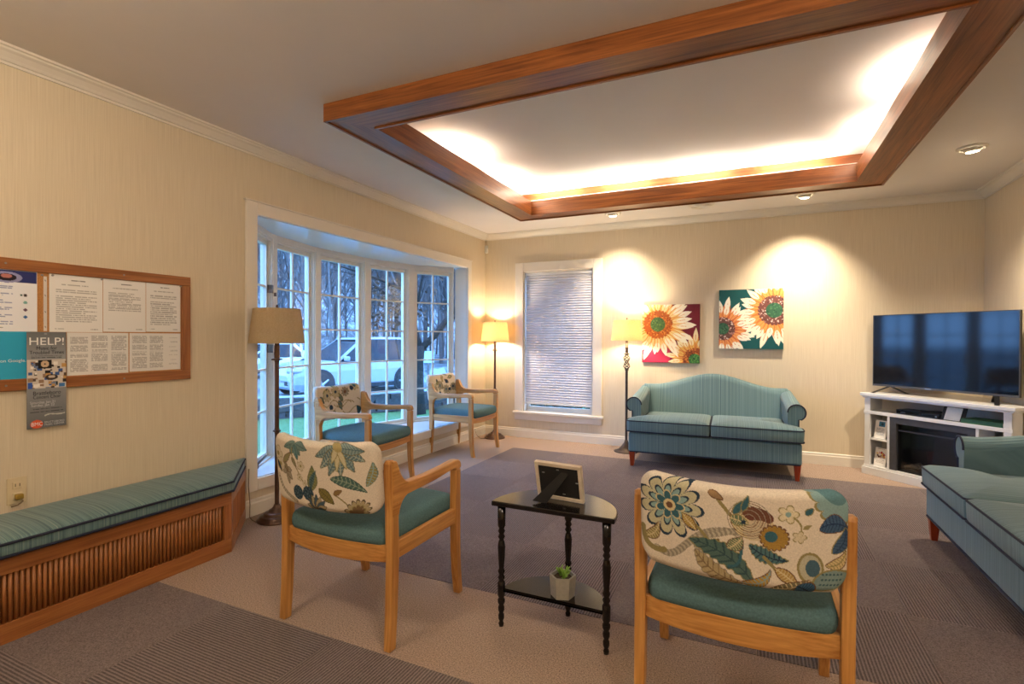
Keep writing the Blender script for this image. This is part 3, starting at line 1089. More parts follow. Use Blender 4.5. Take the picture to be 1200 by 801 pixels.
def sheet_mesh(name, w_, h_, nu, nv, base, painter, thick=0.0008, curl=0.0):
    """printed sheet in local x (width) and z (height), facing -y, with a plain back"""
    V, UV, F = [], [], []
    for j in range(nv + 1):
        for i in range(nu + 1):
            u, v_q = i / nu, j / nv
            V.append((u * w_, -curl * (v_q ** 2), h_ * (1 - v_q)))
            UV.append((u, v_q))
    n1 = nu + 1
    for j in range(nv):
        for i in range(nu):
            a = j * n1 + i
            F.append((a, a + n1, a + n1 + 1, a + 1))
    k = len(V)
    for (u, v_q) in ((0, 0), (1, 0), (1, 1), (0, 1)):
        V.append((u * w_, thick, h_ * (1 - v_q)))
        UV.append((u, v_q))
    c = [0, nu, (nv + 1) * n1 - 1, nv * n1]
    F += [(k, k + 1, k + 2, k + 3), (c[0], c[1], k + 1, k), (c[1], c[2], k + 2, k + 1), (c[2], c[3], k + 3, k + 2), (c[3], c[0], k, k + 3)]
    return print_mesh(name, V, F, np.array(UV), w_ / h_, base, painter, smooth=False)


# ================================================================== ARMCHAIRS
def backrest_mesh(painter, nu, nv, flip=False):
    """curved padded panel; the print runs the way the back of the chair is seen when flip is False"""
    hw, z0, z1, T_ = 0.278, 0.552, 0.846, 0.025
    rc = 0.060
    V, UV, idx = [], [], {}
    F = []

    def pt(u, v_q, side):
        z = z1 + (z0 - z1) * v_q
        e = min(z - z0, z1 - z)
        cut = rc - math.sqrt(max(0, rc * rc - max(0, rc - e) ** 2)) if e < rc else 0
        x = (2 * u - 1) * (hw - cut)
        ed = min((1 - abs(2 * u - 1)) * hw, e)
        re = 0.028
        t = T_ * math.sqrt(max(0, 1 - (1 - min(1, ed / re)) ** 2))
        s_ = x / hw
        yc = -0.284 - 0.050 * (1 - s_ * s_) - (z - z0) * 0.10
        # gentle crown of the top edge
        zz = z - (1 - s_ * s_) * (0.018 * (1 - v_q) + 0.010 * v_q)
        return (x, yc + side * t, zz)
    us = [0.5 - 0.5 * math.cos(PI * i / nu) * 0.30 - (0.5 - i / nu) * 0.70 for i in range(nu + 1)]
    us[0], us[-1] = 0.0, 1.0
    vs_ = [0.5 - 0.5 * math.cos(PI * j / nv) * 0.30 - (0.5 - j / nv) * 0.70 for j in range(nv + 1)]
    vs_[0], vs_[-1] = 0.0, 1.0
    for side in (-1, 1):
        for j in range(nv + 1):
            for i in range(nu + 1):
                border = i in (0, nu) or j in (0, nv)
                key = (i, j, 0 if border else side)
                if key not in idx:
                    idx[key] = len(V)
                    V.append(pt(us[i], vs_[j], side))
                    UV.append((1 - us[i] if flip else us[i], vs_[j]))
        for j in range(nv):
            for i in range(nu):
                q = []
                for (a, b_) in ((i, j), (i, j + 1), (i + 1, j + 1), (i + 1, j)):
                    border = a in (0, nu) or b_ in (0, nv)
                    q.append(idx[(a, b_, 0 if border else side)])
                F.append(tuple(q) if side < 0 else tuple(q[::-1]))
    return print_mesh('backrest', V, F, np.array(UV), 1.9, LINEN, painter)


def bez(p0, p1, p2, p3, n=8):
    out = []
    for i in range(n + 1):
        t = i / n
        out.append(tuple((1 - t) ** 3 * a + 3 * t * (1 - t) ** 2 * b_ + 3 * t * t * (1 - t) * c + t ** 3 * d for a, b_, c, d in zip(p0, p1, p2, p3)))
    return out


CH = {}


def chair(label, loc, rotz, painter, nu, nv, flip):
    """front faces +y; origin on the floor between the legs"""
    t = thing('armchair', label, 'chair', loc, rotz, group='oak armchairs with floral backs')
    if not CH:
        for sx in (-1, 1):
            # back leg and post: slightly splayed below the seat
            sec = []
            for z, y, dy, dx in ((0.0, -0.262, 0.020, 0.0165), (0.15, -0.252, 0.022, 0.017), (0.36, -0.245, 0.024, 0.0175), (0.55, -0.250, 0.024, 0.0175), (0.70, -0.262, 0.022, 0.0175), (0.745, -0.266, 0.019, 0.0165), (0.760, -0.267, 0.012, 0.012)):
                cx = sx * 0.287
                sec.append([(cx - dx, y - dy, z), (cx + dx, y - dy, z), (cx + dx, y + dy, z), (cx - dx, y + dy, z)])
            CH['bl', sx] = MB().loft(sec).mesh('leg')
            sec = []
            for z, y, dy in ((0.0, 0.268, 0.017), (0.10, 0.252, 0.020), (0.22, 0.242, 0.022), (0.40, 0.238, 0.024), (0.61, 0.240, 0.023)):
                cx = sx * 0.287
                sec.append([(cx - 0.0175, y - dy, z), (cx + 0.0175, y - dy, z), (cx + 0.0175, y + dy, z), (cx - 0.0175, y + dy, z)])
            CH['fl', sx] = MB().loft(sec).mesh('leg')
            top = [(-0.270, 0.757)] + bez((-0.240, 0.752), (-0.222, 0.72), (-0.215, 0.672), (-0.160, 0.652), 7) + [(-0.02, 0.648), (0.12, 0.654)] + bez((0.20, 0.660), (0.245, 0.663), (0.266, 0.655), (0.266, 0.615), 6)
            bot = [(0.217, 0.606)] + bez((0.214, 0.618), (0.205, 0.622), (0.20, 0.622), (0.17, 0.620), 3) + [(0.02, 0.606), (-0.12, 0.602)] + bez((-0.17, 0.600), (-0.20, 0.590), (-0.218, 0.570), (-0.226, 0.530), 5) + [(-0.268, 0.53)]
            pr = top + bot
            CH['arm', sx] = MB().prism(pr, sx * 0.287 - 0.0195, sx * 0.287 + 0.0195, 'x').mesh('armrest')
            CH['sr', sx] = MB().box(sx * 0.287 - 0.013, sx * 0.287 + 0.013, -0.222, 0.216, 0.355, 0.425).mesh('side_rail')
        def rail(y, bow, z0, z1):
            sec = []
            for k in range(13):
                s_ = -1 + 2 * k / 12
                x = s_ * 0.271
                yc = y - bow * (1 - s_ * s_)
                dz = -0.012 * (1 - s_ * s_)
                sec.append([(x, yc - 0.011, z0 + dz), (x, yc + 0.011, z0 + dz), (x, yc + 0.011, z1), (x, yc - 0.011, z1)])
            return MB().loft(sec).mesh('rail')
        CH['br'] = rail(-0.245, 0.030, 0.345, 0.412)
        CH['frr'] = rail(0.240, -0.012, 0.350, 0.415)
        mb = MB().rbox((0, 0.005, 0.440), (0.535, 0.535, 0.092), 0.040, 10, bulge=0.018)
        # rear edge bows out with the rail, front edge rolls over
        vv = []
        for x, y, z in mb.v:
            s_ = x / 0.27
            if y < 0:
                y -= 0.030 * (1 - s_ * s_) * (-y / 0.26)
            else:
                y += 0.020 * (1 - s_ * s_) * (y / 0.26)
            vv.append((x, y, z))
        mb.v = vv
        CH['seat'] = mb.mesh('seat', True)
        for sx in (-1, 1):
            pl = MB()
            for (y, z) in ((-0.292, 0.705),):
                pl.lathe([(0.0005, 0), (0.006, 0), (0.005, 0.004), (0.0005, 0.005)], n=10)
            CH['plug'] = pl.mesh('screw_plug')
    for sx in (-1, 1):
        b1 = place('leg', CH['bl', sx], 'oak_z', t, bevel=0.005)
        place('leg', CH['fl', sx], 'oak_z', t, bevel=0.005)
        place('armrest', CH['arm', sx], 'oak_y', t, bevel=0.007)
        place('side_rail', CH['sr', sx], 'oak_y', t, bevel=0.003)
        place('screw_plug', CH['plug'], 'oak_z', b1, loc=(sx * 0.287, -0.276, 0.665), rot=(PI / 2, 0, 0))
        place('screw_plug', CH['plug'], 'slot_dark', b1, loc=(sx * 0.3065, -0.235, 0.70), rot=(0, sx * PI / 2, 0))
        place('screw_plug', CH['plug'], 'slot_dark', b1, loc=(sx * 0.3065, -0.238, 0.585), rot=(0, sx * PI / 2, 0))
    place('back_rail', CH['br'], 'oak_x', t, bevel=0.003)
    place('front_rail', CH['frr'], 'oak_x', t, bevel=0.003)
    tag(place('seat', CH['seat'], 'seat_teal', t), 'teal chenille seat')
    tag(place('backrest', backrest_mesh(painter, nu, nv, flip), 'floral_fabric', t), 'cream backrest printed with teal and brown flowers')
    return t


chair('oak armchair seen from behind, left of the half-moon table', (1.572, -4.070, 0), 0.0, floral_a, 230, 120, False)
chair('oak armchair with its back to us, right of the half-moon table', (3.125, -4.035, 0), 0.0, floral_b, 300, 150, False)
chair('oak armchair before the bow window, nearer the tall bronze lamp', (0.225, -2.555, 0), -PI / 2 + 0.04, floral_random(11), 110, 56, True)
chair('oak armchair at the far end of the bow window', (0.262, -0.978, 0), -PI / 2, floral_random(5), 90, 46, True)


# ================================================================== SOFAS
SF = {}


def sofa(label, loc, rotz):
    """front faces -y, 1.6 m wide, origin on the floor at the middle"""
    t = thing('sofa', label, 'sofa', loc, rotz, group='teal camelback loveseats')
    if not SF:
        SF['base'] = MB().rbox((0, -0.005, 0.238), (1.50, 0.83, 0.19), 0.022, 8).mesh('base', True)
        pp = [(-0.735, -0.414, 0.146), (0.735, -0.414, 0.146)]
        SF['basepipe'] = MB().tube([(-0.742, 0.38, 0.146), (-0.742, -0.40, 0.146), (-0.73, -0.418, 0.146), (0.73, -0.418, 0.146), (0.742, -0.40, 0.146), (0.742, 0.38, 0.146)], 0.006, 6).mesh('piping')
        for sx in (-1, 1):
            sec = []
            for z, h in ((0.0, 0.016), (0.14, 0.028), (0.148, 0.028)):
                cx, cy = 0.0, 0.0
                sec.append([(cx - h, cy - h, z), (cx + h, cy - h, z), (cx + h, cy + h, z), (cx - h, cy + h, z)])
            SF['leg'] = MB().loft(sec).mesh('leg')
            # T cushion: wide in front of the arm, narrow between the arms
            sc = 0.0
            mb = MB()
            outer, inner, yf, ya, yb = 0.765, 0.640, -0.445, -0.275, 0.20
            pts = []
            def arc(cx, cy, r, a0, a1, n=4):
                return [(cx + r * math.cos(a0 + (a1 - a0) * k / n), cy + r * math.sin(a0 + (a1 - a0) * k / n)) for k in range(n + 1)]
            r = 0.045
            outl = arc(0.006 + 0.02, yf + 0.02, 0.02, PI * 1.5, PI, 4)[::-1]
            outl = [(0.006, yb)] + arc(0.026, yf + 0.02, 0.02, PI, PI * 1.5) + arc(outer - r, yf + r, r, -PI / 2, 0) + arc(outer - 0.02, ya - 0.02, 0.02, 0, PI / 2, 3) + [(inner, ya), (inner, yb)]
            # section rings: shrink for a rounded edge, dome at the top
            cxm, cym = 0.36, -0.13
            def ringv(k, z, amt):
                out = []
                for (x, y) in outl:
                    dx, dy = x - cxm, y - cym
                    L = math.hypot(dx, dy)
                    f = 1 - amt / L
                    out.append((sx * (cxm + dx * f), cym + dy * f, z))
                return out
            rings = [ringv(0, 0.338, 0.03), ringv(0, 0.343, 0.010), ringv(0, 0.356, 0.0), ringv(0, 0.435, -0.004), ringv(0, 0.450, 0.004), ringv(0, 0.462, 0.030), ringv(0, 0.474, 0.10), ringv(0, 0.482, 0.20), ringv(0, 0.486, 0.28)]
            if sx < 0:
                rings = [rg[::-1] for rg in rings]
            SF['cush', sx] = mb.loft(rings).mesh('seat_cushion', True)
            for nm, z in (('pipe_t', 0.447), ('pipe_b', 0.345)):
                pth = [p for p in ringv(0, z, -0.002)]
                SF[nm, sx] = MB().tube(pth, 0.0055, 6, closed=True).mesh('piping')
            # rolled arm, lofted front to back; rises into the back
            secs = []
            fp = None
            for k in range(15):
                q = k / 14
                y = -0.262 + q * 0.60
                zc = 0.585 + 0.095 * (max(0, q - 0.12) / 0.88) ** 1.25
                rr = 0.073 - 0.010 * q
                cx = 0.722 - 0.035 * q ** 1.5
                ip = []
                ip.append((0.655, 0.30))
                for j in range(15):
                    a = PI - j * (PI * 1.32) / 14
                    ip.append((cx + rr * math.cos(a), zc + rr * math.sin(a)))
                ip.append((0.738, zc - rr * 0.86))
                ip.append((0.735, 0.30))
                secs.append([(sx * x, y, z) for x, z in ip])
                if k == 0:
                    fp = [(sx * (0.663 if i in (0,) else x), y - 0.003, z) for i, (x, z) in enumerate(ip)]
            if sx < 0:
                secs = [s_[::-1] for s_ in secs]
            SF['arm', sx] = MB().loft(secs).mesh('arm')
            SF['armpipe', sx] = MB().tube([(p[0], p[1], p[2]) for p in fp[1:]][:16] + [(sx * 0.738, -0.265, 0.36)], 0.006, 6).mesh('piping')
        # camel back
        secs = []
        n = 40
        for k in range(n + 1):
            s_ = -1 + 2 * k / n
            x = s_ * 0.70
            bump_ = 0.5 + 0.5 * math.cos(PI * min(1, abs(s_) / 0.86))
            zt = 0.752 + 0.128 * bump_ ** 0.95
            pr = [(0.165, 0.30), (0.200, 0.46), (0.255, zt - 0.06), (0.268, zt - 0.025), (0.290, zt - 0.004), (0.320, zt), (0.355, zt - 0.008), (0.375, zt - 0.035), (0.385, zt - 0.09), (0.395, 0.30)]
            secs.append([(x, y, z) for y, z in pr])
        SF['back'] = MB().loft(secs).mesh('back', True)
    for sx in (-1, 1):
        for y in (-0.385, 0.36):
            place('leg', SF['leg'], 'leg_wood', t, loc=(sx * 0.715, y, 0), bevel=0.003)
        cu = place('seat_cushion', SF['cush', sx], 'sofa_fabric', t)
        place('piping', SF['pipe_t', sx], 'navy_piping', cu)
        place('piping', SF['pipe_b', sx], 'navy_piping', cu)
        a = place('arm', SF['arm', sx], 'sofa_fabric', t, bevel=0.006)
        place('piping', SF['armpipe', sx], 'navy_piping', a)
    b1 = place('base', SF['base'], 'sofa_fabric', t)
    place('piping', SF['basepipe'], 'navy_piping', b1)
    place('back', SF['back'], 'sofa_fabric', t)
    return t


sofa('teal camelback loveseat under the two sunflower pictures', (2.797, -0.462, 0), 0.040)
sofa('teal loveseat along the right wall, cut off by the picture edge', (4.580, -2.690, 0), -PI / 2)


# ================================================================== FLOOR LAMPS
def shade(t, z0, z1, r0, r1):
    n = 40
    sec = []
    for (r, z) in ((r0, z0), (r1, z1), (r1 - 0.003, z1), (r0 - 0.003, z0)):
        sec.append([(r * math.cos(2 * PI * j / n), r * math.sin(2 * PI * j / n), z) for j in range(n)])
    sec.append(sec[0])
    s_ = part('lamp_shade', MB().loft(sec, cap=False), 'lamp_shade', t, smooth=False)
    tag(s_, 'tan linen drum shade')
    mb = MB()
    for k in range(3):
        a = 2 * PI * k / 3
        mb.tube([(0, 0, z1 - 0.012), (math.cos(a) * (r1 - 0.004), math.sin(a) * (r1 - 0.004), z1 - 0.012)], 0.002, 5)
    part('shade_spider', mb, 'bronze', s_)
    part('finial', MB().lathe([(0.001, z1 + 0.03), (0.006, z1 + 0.026), (0.009, z1 + 0.016), (0.004, z1 + 0.004), (0.006, z1 - 0.014), (0.001, z1 - 0.016)], n=12), 'bronze', t, smooth=True)
    return s_


def bulb(t, z, on):
    mb = MB().lathe([(0.001, 0.045), (0.018, 0.040), (0.031, 0.024), (0.036, 0.004), (0.031, -0.018), (0.020, -0.040), (0.014, -0.055), (0.001, -0.056)], (0, 0, z), 16)
    part('bulb', mb, 'bulb_glow' if on else 'plastic_white', t, smooth=True)
    part('socket', MB().lathe([(0.001, z - 0.056), (0.016, z - 0.057), (0.018, z - 0.10), (0.012, z - 0.13), (0.001, z - 0.13)], n=14), 'bronze', t, smooth=True)


def bronze_lamp(label, loc, on):
    t = thing('floor_lamp', label, 'floor lamp', loc, 0, group='bronze pole lamps')
    base = [(0.001, 0), (0.128, 0), (0.130, 0.008), (0.124, 0.016), (0.112, 0.020), (0.110, 0.030), (0.100, 0.036), (0.086, 0.040), (0.083, 0.050), (0.070, 0.056), (0.054, 0.060), (0.050, 0.070), (0.034, 0.078), (0.024, 0.090), (0.018, 0.105), (0.001, 0.106)]
    part('base', MB().lathe(base, n=32), 'bronze', t, smooth=True)
    part('pole', MB().lathe([(0.001, 0.10), (0.0142, 0.10), (0.0142, 1.16), (0.001, 1.16)], n=14), 'bronze', t, smooth=False)
    for z, r in ((0.607, 0.026), (1.095, 0.036)):
        pr = [(0.001, z - 0.02), (0.015, z - 0.02), (0.017, z - 0.008), (r, z - 0.004), (r, z + 0.004), (0.017, z + 0.008), (0.015, z + 0.02), (0.001, z + 0.02)]
        part('collar', MB().lathe(pr, n=18), 'bronze', t)
    part('stem', MB().lathe([(0.001, 1.10), (0.018, 1.10), (0.018, 1.19), (0.001, 1.19)], n=14), 'bronze', t)
    shade(t, 1.205, 1.440, 0.178, 0.150)
    bulb(t, 1.31, on)
    return t


bronze_lamp('unlit bronze pole lamp with tan drum shade beside the window bench', (0.215, -3.455, 0), False)
bronze_lamp('lit bronze pole lamp in the corner between the two windows', (0.245, -0.205, 0), True)
t = thing('floor_lamp', 'lit iron lamp with an open twisted basket neck beside the loveseat', 'floor lamp', (1.905, -0.270, 0))
part('base', MB().lathe([(0.001, 0), (0.132, 0), (0.134, 0.006), (0.120, 0.014), (0.085, 0.028), (0.062, 0.050), (0.040, 0.080), (0.024, 0.100), (0.018, 0.125), (0.001, 0.126)], n=32), 'iron', t, smooth=True)
part('pole', MB().lathe([(0.001, 0.11), (0.014, 0.11), (0.0145, 0.89), (0.020, 0.895), (0.020, 0.91), (0.001, 0.912)], n=14), 'iron', t)
for k in range(4):
    path = []
    for i in range(21):
        q = i / 20
        a = k * PI / 2 + q * PI * 2.6
        r = 0.010 + 0.024 * math.sin(PI * (q * 2 % 1.0 if q < 1 else 0)) ** 1.0
        path.append((r * math.cos(a), r * math.sin(a), 0.905 + q * 0.165))
    part('twisted_rod', MB().tube(path, 0.0052, 6), 'iron', t, smooth=True)
part('drip_cup', MB().lathe([(0.001, 1.068), (0.014, 1.068), (0.036, 1.078), (0.036, 1.083), (0.014, 1.086), (0.018, 1.10), (0.015, 1.13), (0.022, 1.14), (0.015, 1.15), (0.013, 1.20), (0.001, 1.20)], n=18), 'iron', t, smooth=True)
shade(t, 1.222, 1.448, 0.172, 0.146)
bulb(t, 1.33, True)


# ================================================================== WINDOW BENCH
bn = thing('window_bench', 'built-in oak bench with reeded front against the left wall', 'bench', (0.2, -4.7, 0))
YB0 = -5.70
yc1, yc2, xw, xf = -3.955, -3.545, 0.022, 0.429
part('base_board', MB().box(xf - 0.02, xf, YB0, yc1, 0.0, 0.082), 'bench_y', bn, True, bevel=0.002)
part('top_rail', MB().box(xf - 0.02, xf, YB0, yc1, 0.281, 0.345), 'bench_y', bn, True, bevel=0.002)
part('corner_stile', MB().box(xf - 0.02, xf, yc1 - 0.045, yc1, 0.082, 0.281), 'bench_z', bn, True, bevel=0.002)
part('backing', MB().box(xf - 0.036, xf - 0.024, YB0, yc1 - 0.045, 0.06, 0.30), 'cherry_y', bn, True)
n = 12
slat_me = MB().lathe([(0.0072, 0.082), (0.0072, 0.281)], n=9).mesh('slat', True)
y = YB0 + 0.01
while y < yc1 - 0.052:
    place('slat', slat_me, 'bench_z', bn, loc=(xf - 0.013 - 0.2, y + 4.7, 0))
    y += 0.0192
# canted end panel
dx, dy = xw - xf, yc2 - yc1
L = math.hypot(dx, dy)
ux, uy = dx / L, dy / L
nx, ny = uy, -ux


def canted(u0, u1, n0, n1, z0, z1):
    q = []
    for z in (z0, z1):
        for u, k in ((u0, n0), (u1, n0), (u1, n1), (u0, n1)):
            q.append((xf + ux * u + nx * k, yc1 + uy * u + ny * k, z))
    return MB().hexa(q)


part('end_base_board', canted(0, L, -0.02, 0, 0, 0.082), 'bench_x', bn, True)
part('end_top_rail', canted(0, L, -0.02, 0, 0.281, 0.345), 'bench_x', bn, True)
part('corner_stile', canted(0, 0.05, -0.02, 0, 0.082, 0.281), 'bench_z', bn, True)
part('corner_stile', canted(L - 0.05, L, -0.02, 0, 0.082, 0.281), 'bench_z', bn, True)
part('end_panel', canted(0.05, L - 0.05, -0.02, -0.010, 0.082, 0.281), 'bench_z', bn, True)
k = 0.06
while k < L - 0.055:
    c0 = (xf + ux * k + nx * -0.010, yc1 + uy * k + ny * -0.010)
    part('slat', MB().lathe([(0.0072, 0.082), (0.0072, 0.281)], (c0[0], c0[1], 0), 8), 'bench_z', bn, True)
    k += 0.0192
part('seat_board', MB().prism([(0.004, YB0), (xf, YB0), (xf, yc1), (xw, yc2), (0.004, yc2)], 0.345, 0.352), 'bench_y', bn, True)
cu = thing('bench_cushion', 'long teal striped cushion with navy piping on the window bench', 'cushion', (0.2, -4.7, 0.352))
o_ = [(0.006, YB0), (xf + 0.022, YB0), (xf + 0.022, yc1 - 0.004), (0.018, yc2 - 0.002), (0.006, yc2 - 0.002)]
m_ = (0.2, -4.7)


def inset(p, a):
    cx = 0.22
    return (p[0] + (cx - p[0]) / 0.22 * a, p[1] + (a * 0.9 if p[1] < -5 else -a * 0.9))


sec = []
for z, a in ((0.353, 0.012), (0.358, 0.003), (0.372, 0.0), (0.402, 0.0), (0.416, 0.004), (0.424, 0.016), (0.436, 0.07), (0.442, 0.12)):
    sec.append([inset(p, a) + (z,) for p in o_])
mb = MB()
ss = []
for r in sec:      # denser rings so that the dome shades smoothly
    rr = []
    for i in range(5):
        p, q = Vector(r[i]), Vector(r[(i + 1) % 5])
        for j in range(6):
            rr.append(tuple(p.lerp(q, j / 6)))
    ss.append(rr)
cush = part('cover', mb.loft(ss), 'bench_fabric', cu, True, smooth=True)
for z in (0.412, 0.360):
    part('piping', MB().tube([(p[0] + (0.002 if p[0] > 0.2 else 0), p[1], z) for p in o_], 0.006, 6, closed=True), 'navy_piping', cush)

# wall outlet with plug and cord
ol = thing('wall_outlet', 'ivory double wall outlet above the bench cushion', 'outlet', (0, -4.757, 0.515))
part('plate', MB().rbox((0.004, 0, 0), (0.008, 0.075, 0.125), 0.004, 2), 'ivory', ol, smooth=True)
for z in (0.026, -0.026):
    s_ = part('socket', MB().rbox((0.009, 0, z), (0.006, 0.036, 0.034), 0.003, 2), 'ivory', ol)
    if z > 0:
        for yy in (-0.008, 0.008):
            part('slot', MB().box(0.0118, 0.0126, yy - 0.0014, yy + 0.0014, z - 0.006, z + 0.008), 'slot_dark', s_)
pc = thing('plug_cord', 'brown cord with yellowish plug in the wall outlet', 'cord', (0.014, -4.757, 0.489))
part('plug', MB().rbox((0.013, 0, 0), (0.024, 0.030, 0.026), 0.006, 2), 'brass', pc, smooth=True)
part('cable', MB().tube([(0.022, 0.004, -0.008), (0.034, 0.006, -0.02), (0.030, -0.012, -0.034), (0.016, -0.03, -0.040)], 0.003, 6), 'cord_tan', pc, smooth=True)
t = thing('lamp_cord', 'thin tan lamp cord hanging between bench end and bronze lamp', 'cord', (0.04, -3.53, 0))
part('cable', MB().tube([(0.028, -3.525, 0.34), (0.03, -3.53, 0.22), (0.045, -3.53, 0.10), (0.06, -3.545, 0.02), (0.09, -3.55, 0.005), (0.15, -3.565, 0.005), (0.20, -3.585, 0.006)], 0.003, 6), 'cord_tan', t, True, smooth=True)
t = thing('lamp_cord', 'pale lamp cord curling on the floor in the window corner', 'cord', (0.05, -0.25, 0))
part('cable', MB().tube([(0.019, -0.30, 0.09), (0.05, -0.32, 0.04), (0.09, -0.31, 0.005), (0.12, -0.34, 0.005), (0.16, -0.33, 0.005), (0.18, -0.30, 0.005)], 0.003, 6), 'cord_tan', t, True, smooth=True)
part('plug', MB().rbox((0.022, -0.30, 0.10), (0.022, 0.03, 0.035), 0.006, 2), 'plastic_white', t, True, smooth=True)

# ================================================================== BULLETIN BOARD AND PAPERS
bb = thing('bulletin_board', 'oak framed cork bulletin board on the left wall', 'bulletin board', (0, -4.54, 0.988))
by0, by1, bz0, bz1, fw = -5.155, -3.925, 0.988, 1.612, 0.055
part('cork_panel', MB().box(0.001, 0.008, by0 + fw - 0.01, by1 - fw + 0.01, bz0 + fw - 0.01, bz1 - fw + 0.01), 'cork', bb, True)
for (y0, y1, z0, z1, mt) in ((by0, by1, bz0, bz0 + fw, 'bench_y'), (by0, by1, bz1 - fw, bz1, 'bench_y'), (by0, by0 + fw, bz0 + fw, bz1 - fw, 'bench_z'), (by1 - fw, by1, bz0 + fw, bz1 - fw, 'bench_z')):
    part('frame_rail', MB().box(0, 0.018, y0, y1, z0, z1), mt, bb, True, bevel=0.003)
for (y, z) in ((-4.80, 1.585), (-4.30, 1.585), (-4.80, 1.015), (-4.30, 1.015)):
    part('screw', MB().lathe([(0.0005, 0.019), (0.005, 0.0188), (0.005, 0.017), (0.0005, 0.017)], n=8).__class__().tube([(0.017, y, z), (0.0195, y, z)], 0.005, 8), 'silver', bb, True)


def paper(name, label, cat, y0, z0, w_, h_, nu, nv, base, painter, x=0.0095, curl=0.0, group=None):
    me = sheet_mesh(name, w_, h_, nu, nv, base, painter, curl=curl)
    o = place(name, me, 'paper_print', loc=(x, y0, z0), rot=(0, 0, PI / 2))
    return tag(o, label, cat, group)


INK = (148, 144, 140)


def letter(seed, n, heading=True, stop=0.9):
    def f(cv):
        cv.text_lines(0.40, 0.09, 0.66, 0.115, 1, (50, 50, 50), seed)
        if heading:
            cv.text_lines(0.22, 0.17, 0.80, 0.20, 1, INK, seed + 1)
        cv.text_lines(0.12, 0.26, 0.88, stop, n, INK, seed + 2)
        cv.text_lines(0.10, 0.94, 0.26, 0.965, 1, (60, 60, 60), seed + 3)
        cv.text_lines(0.76, 0.945, 0.92, 0.965, 1, INK, seed + 3)
    return f


def columns(seed, last_short=False):
    def f(cv):
        for k in range(3):
            a = 0.05 + k * 0.325
            if last_short and k == 2:
                for j in range(7):
                    cv.text_lines(a + 0.06 + 0.03 * (j % 2), 0.10 + j * 0.12, a + 0.24, 0.14 + j * 0.12, 2, INK, seed + j)
            else:
                cv.text_lines(a, 0.07, a + 0.27, 0.93, 26, INK, seed + k, 0.35, 0.2)
    return f


g = 'notices pinned on the bulletin board'
paper('notice_sheet', 'white typed letter in a plastic sleeve, top row left of three', 'paper', -4.632, 1.268, 0.232, 0.290, 90, 110, (236, 233, 228), letter(3, 16, True, 0.84), group=g)
paper('notice_sheet', 'white typed letter in a plastic sleeve, top row middle, half filled', 'paper', -4.397, 1.272, 0.214, 0.288, 90, 110, (234, 231, 226), letter(13, 11, True, 0.62), group=g)
paper('notice_sheet', 'white typed letter in a plastic sleeve, top row by the oak frame', 'paper', -4.180, 1.275, 0.196, 0.286, 90, 110, (232, 229, 224), letter(23, 16, True, 0.92), group=g)
paper('notice_sheet', 'three-column newsletter page pinned right of the grey flyer', 'paper', -4.560, 1.046, 0.286, 0.220, 110, 90, (228, 225, 219), columns(31), group=g)
paper('notice_sheet', 'three-column newsletter page in the lower right board corner', 'paper', -4.268, 1.050, 0.284, 0.216, 110, 90, (228, 225, 219), columns(41, True), group=g)
paper('plastic_strip', 'narrow punched plastic strip beside the typed letters', 'strip', -4.655, 1.272, 0.014, 0.268, 4, 40, (214, 206, 196), lambda cv: [cv.disc(0.5, 0.08 + 0.28 * k, 0.012, (60, 50, 44)) for k in range(4)])


def info(cv):
    cv.rect(0, 0, 1, 0.20, (46, 52, 108))
    cv.disc(0.62, 0.12, 0.20, (150, 150, 190), 0.45)
    cv.disc(0.62, 0.12, 0.13, (40, 30, 40), 0.45)
    cv.disc(0.62, 0.10, 0.07, (190, 120, 110), 0.5)
    for k in range(6):
        y = 0.26 + k * 0.115
        cv.text_lines(0.06, y, 0.70, y + 0.06, 2, (112, 126, 176), k + 5, 0.4)
    for k, c in enumerate(((70, 60, 60), (120, 176, 168), (110, 80, 100), (60, 110, 170))):
        cv.disc(0.85, 0.40 + 0.12 * k, 0.025, c)
    cv.disc(0.80, 0.40, 0.018, (60, 90, 90))
    cv.text_lines(0.08, 0.93, 0.60, 0.955, 1, (30, 30, 30), 2)


paper('notice_poster', 'white notice with a dark blue picture header and small icons', 'poster', -4.980, 1.268, 0.300, 0.288, 110, 110, (238, 238, 242), info)
blue = paper('notice_poster', 'bright cyan poster at the lower left of the bulletin board', 'poster', -5.060, 1.044, 0.355, 0.224, 20, 14, (52, 168, 204), lambda cv: None)


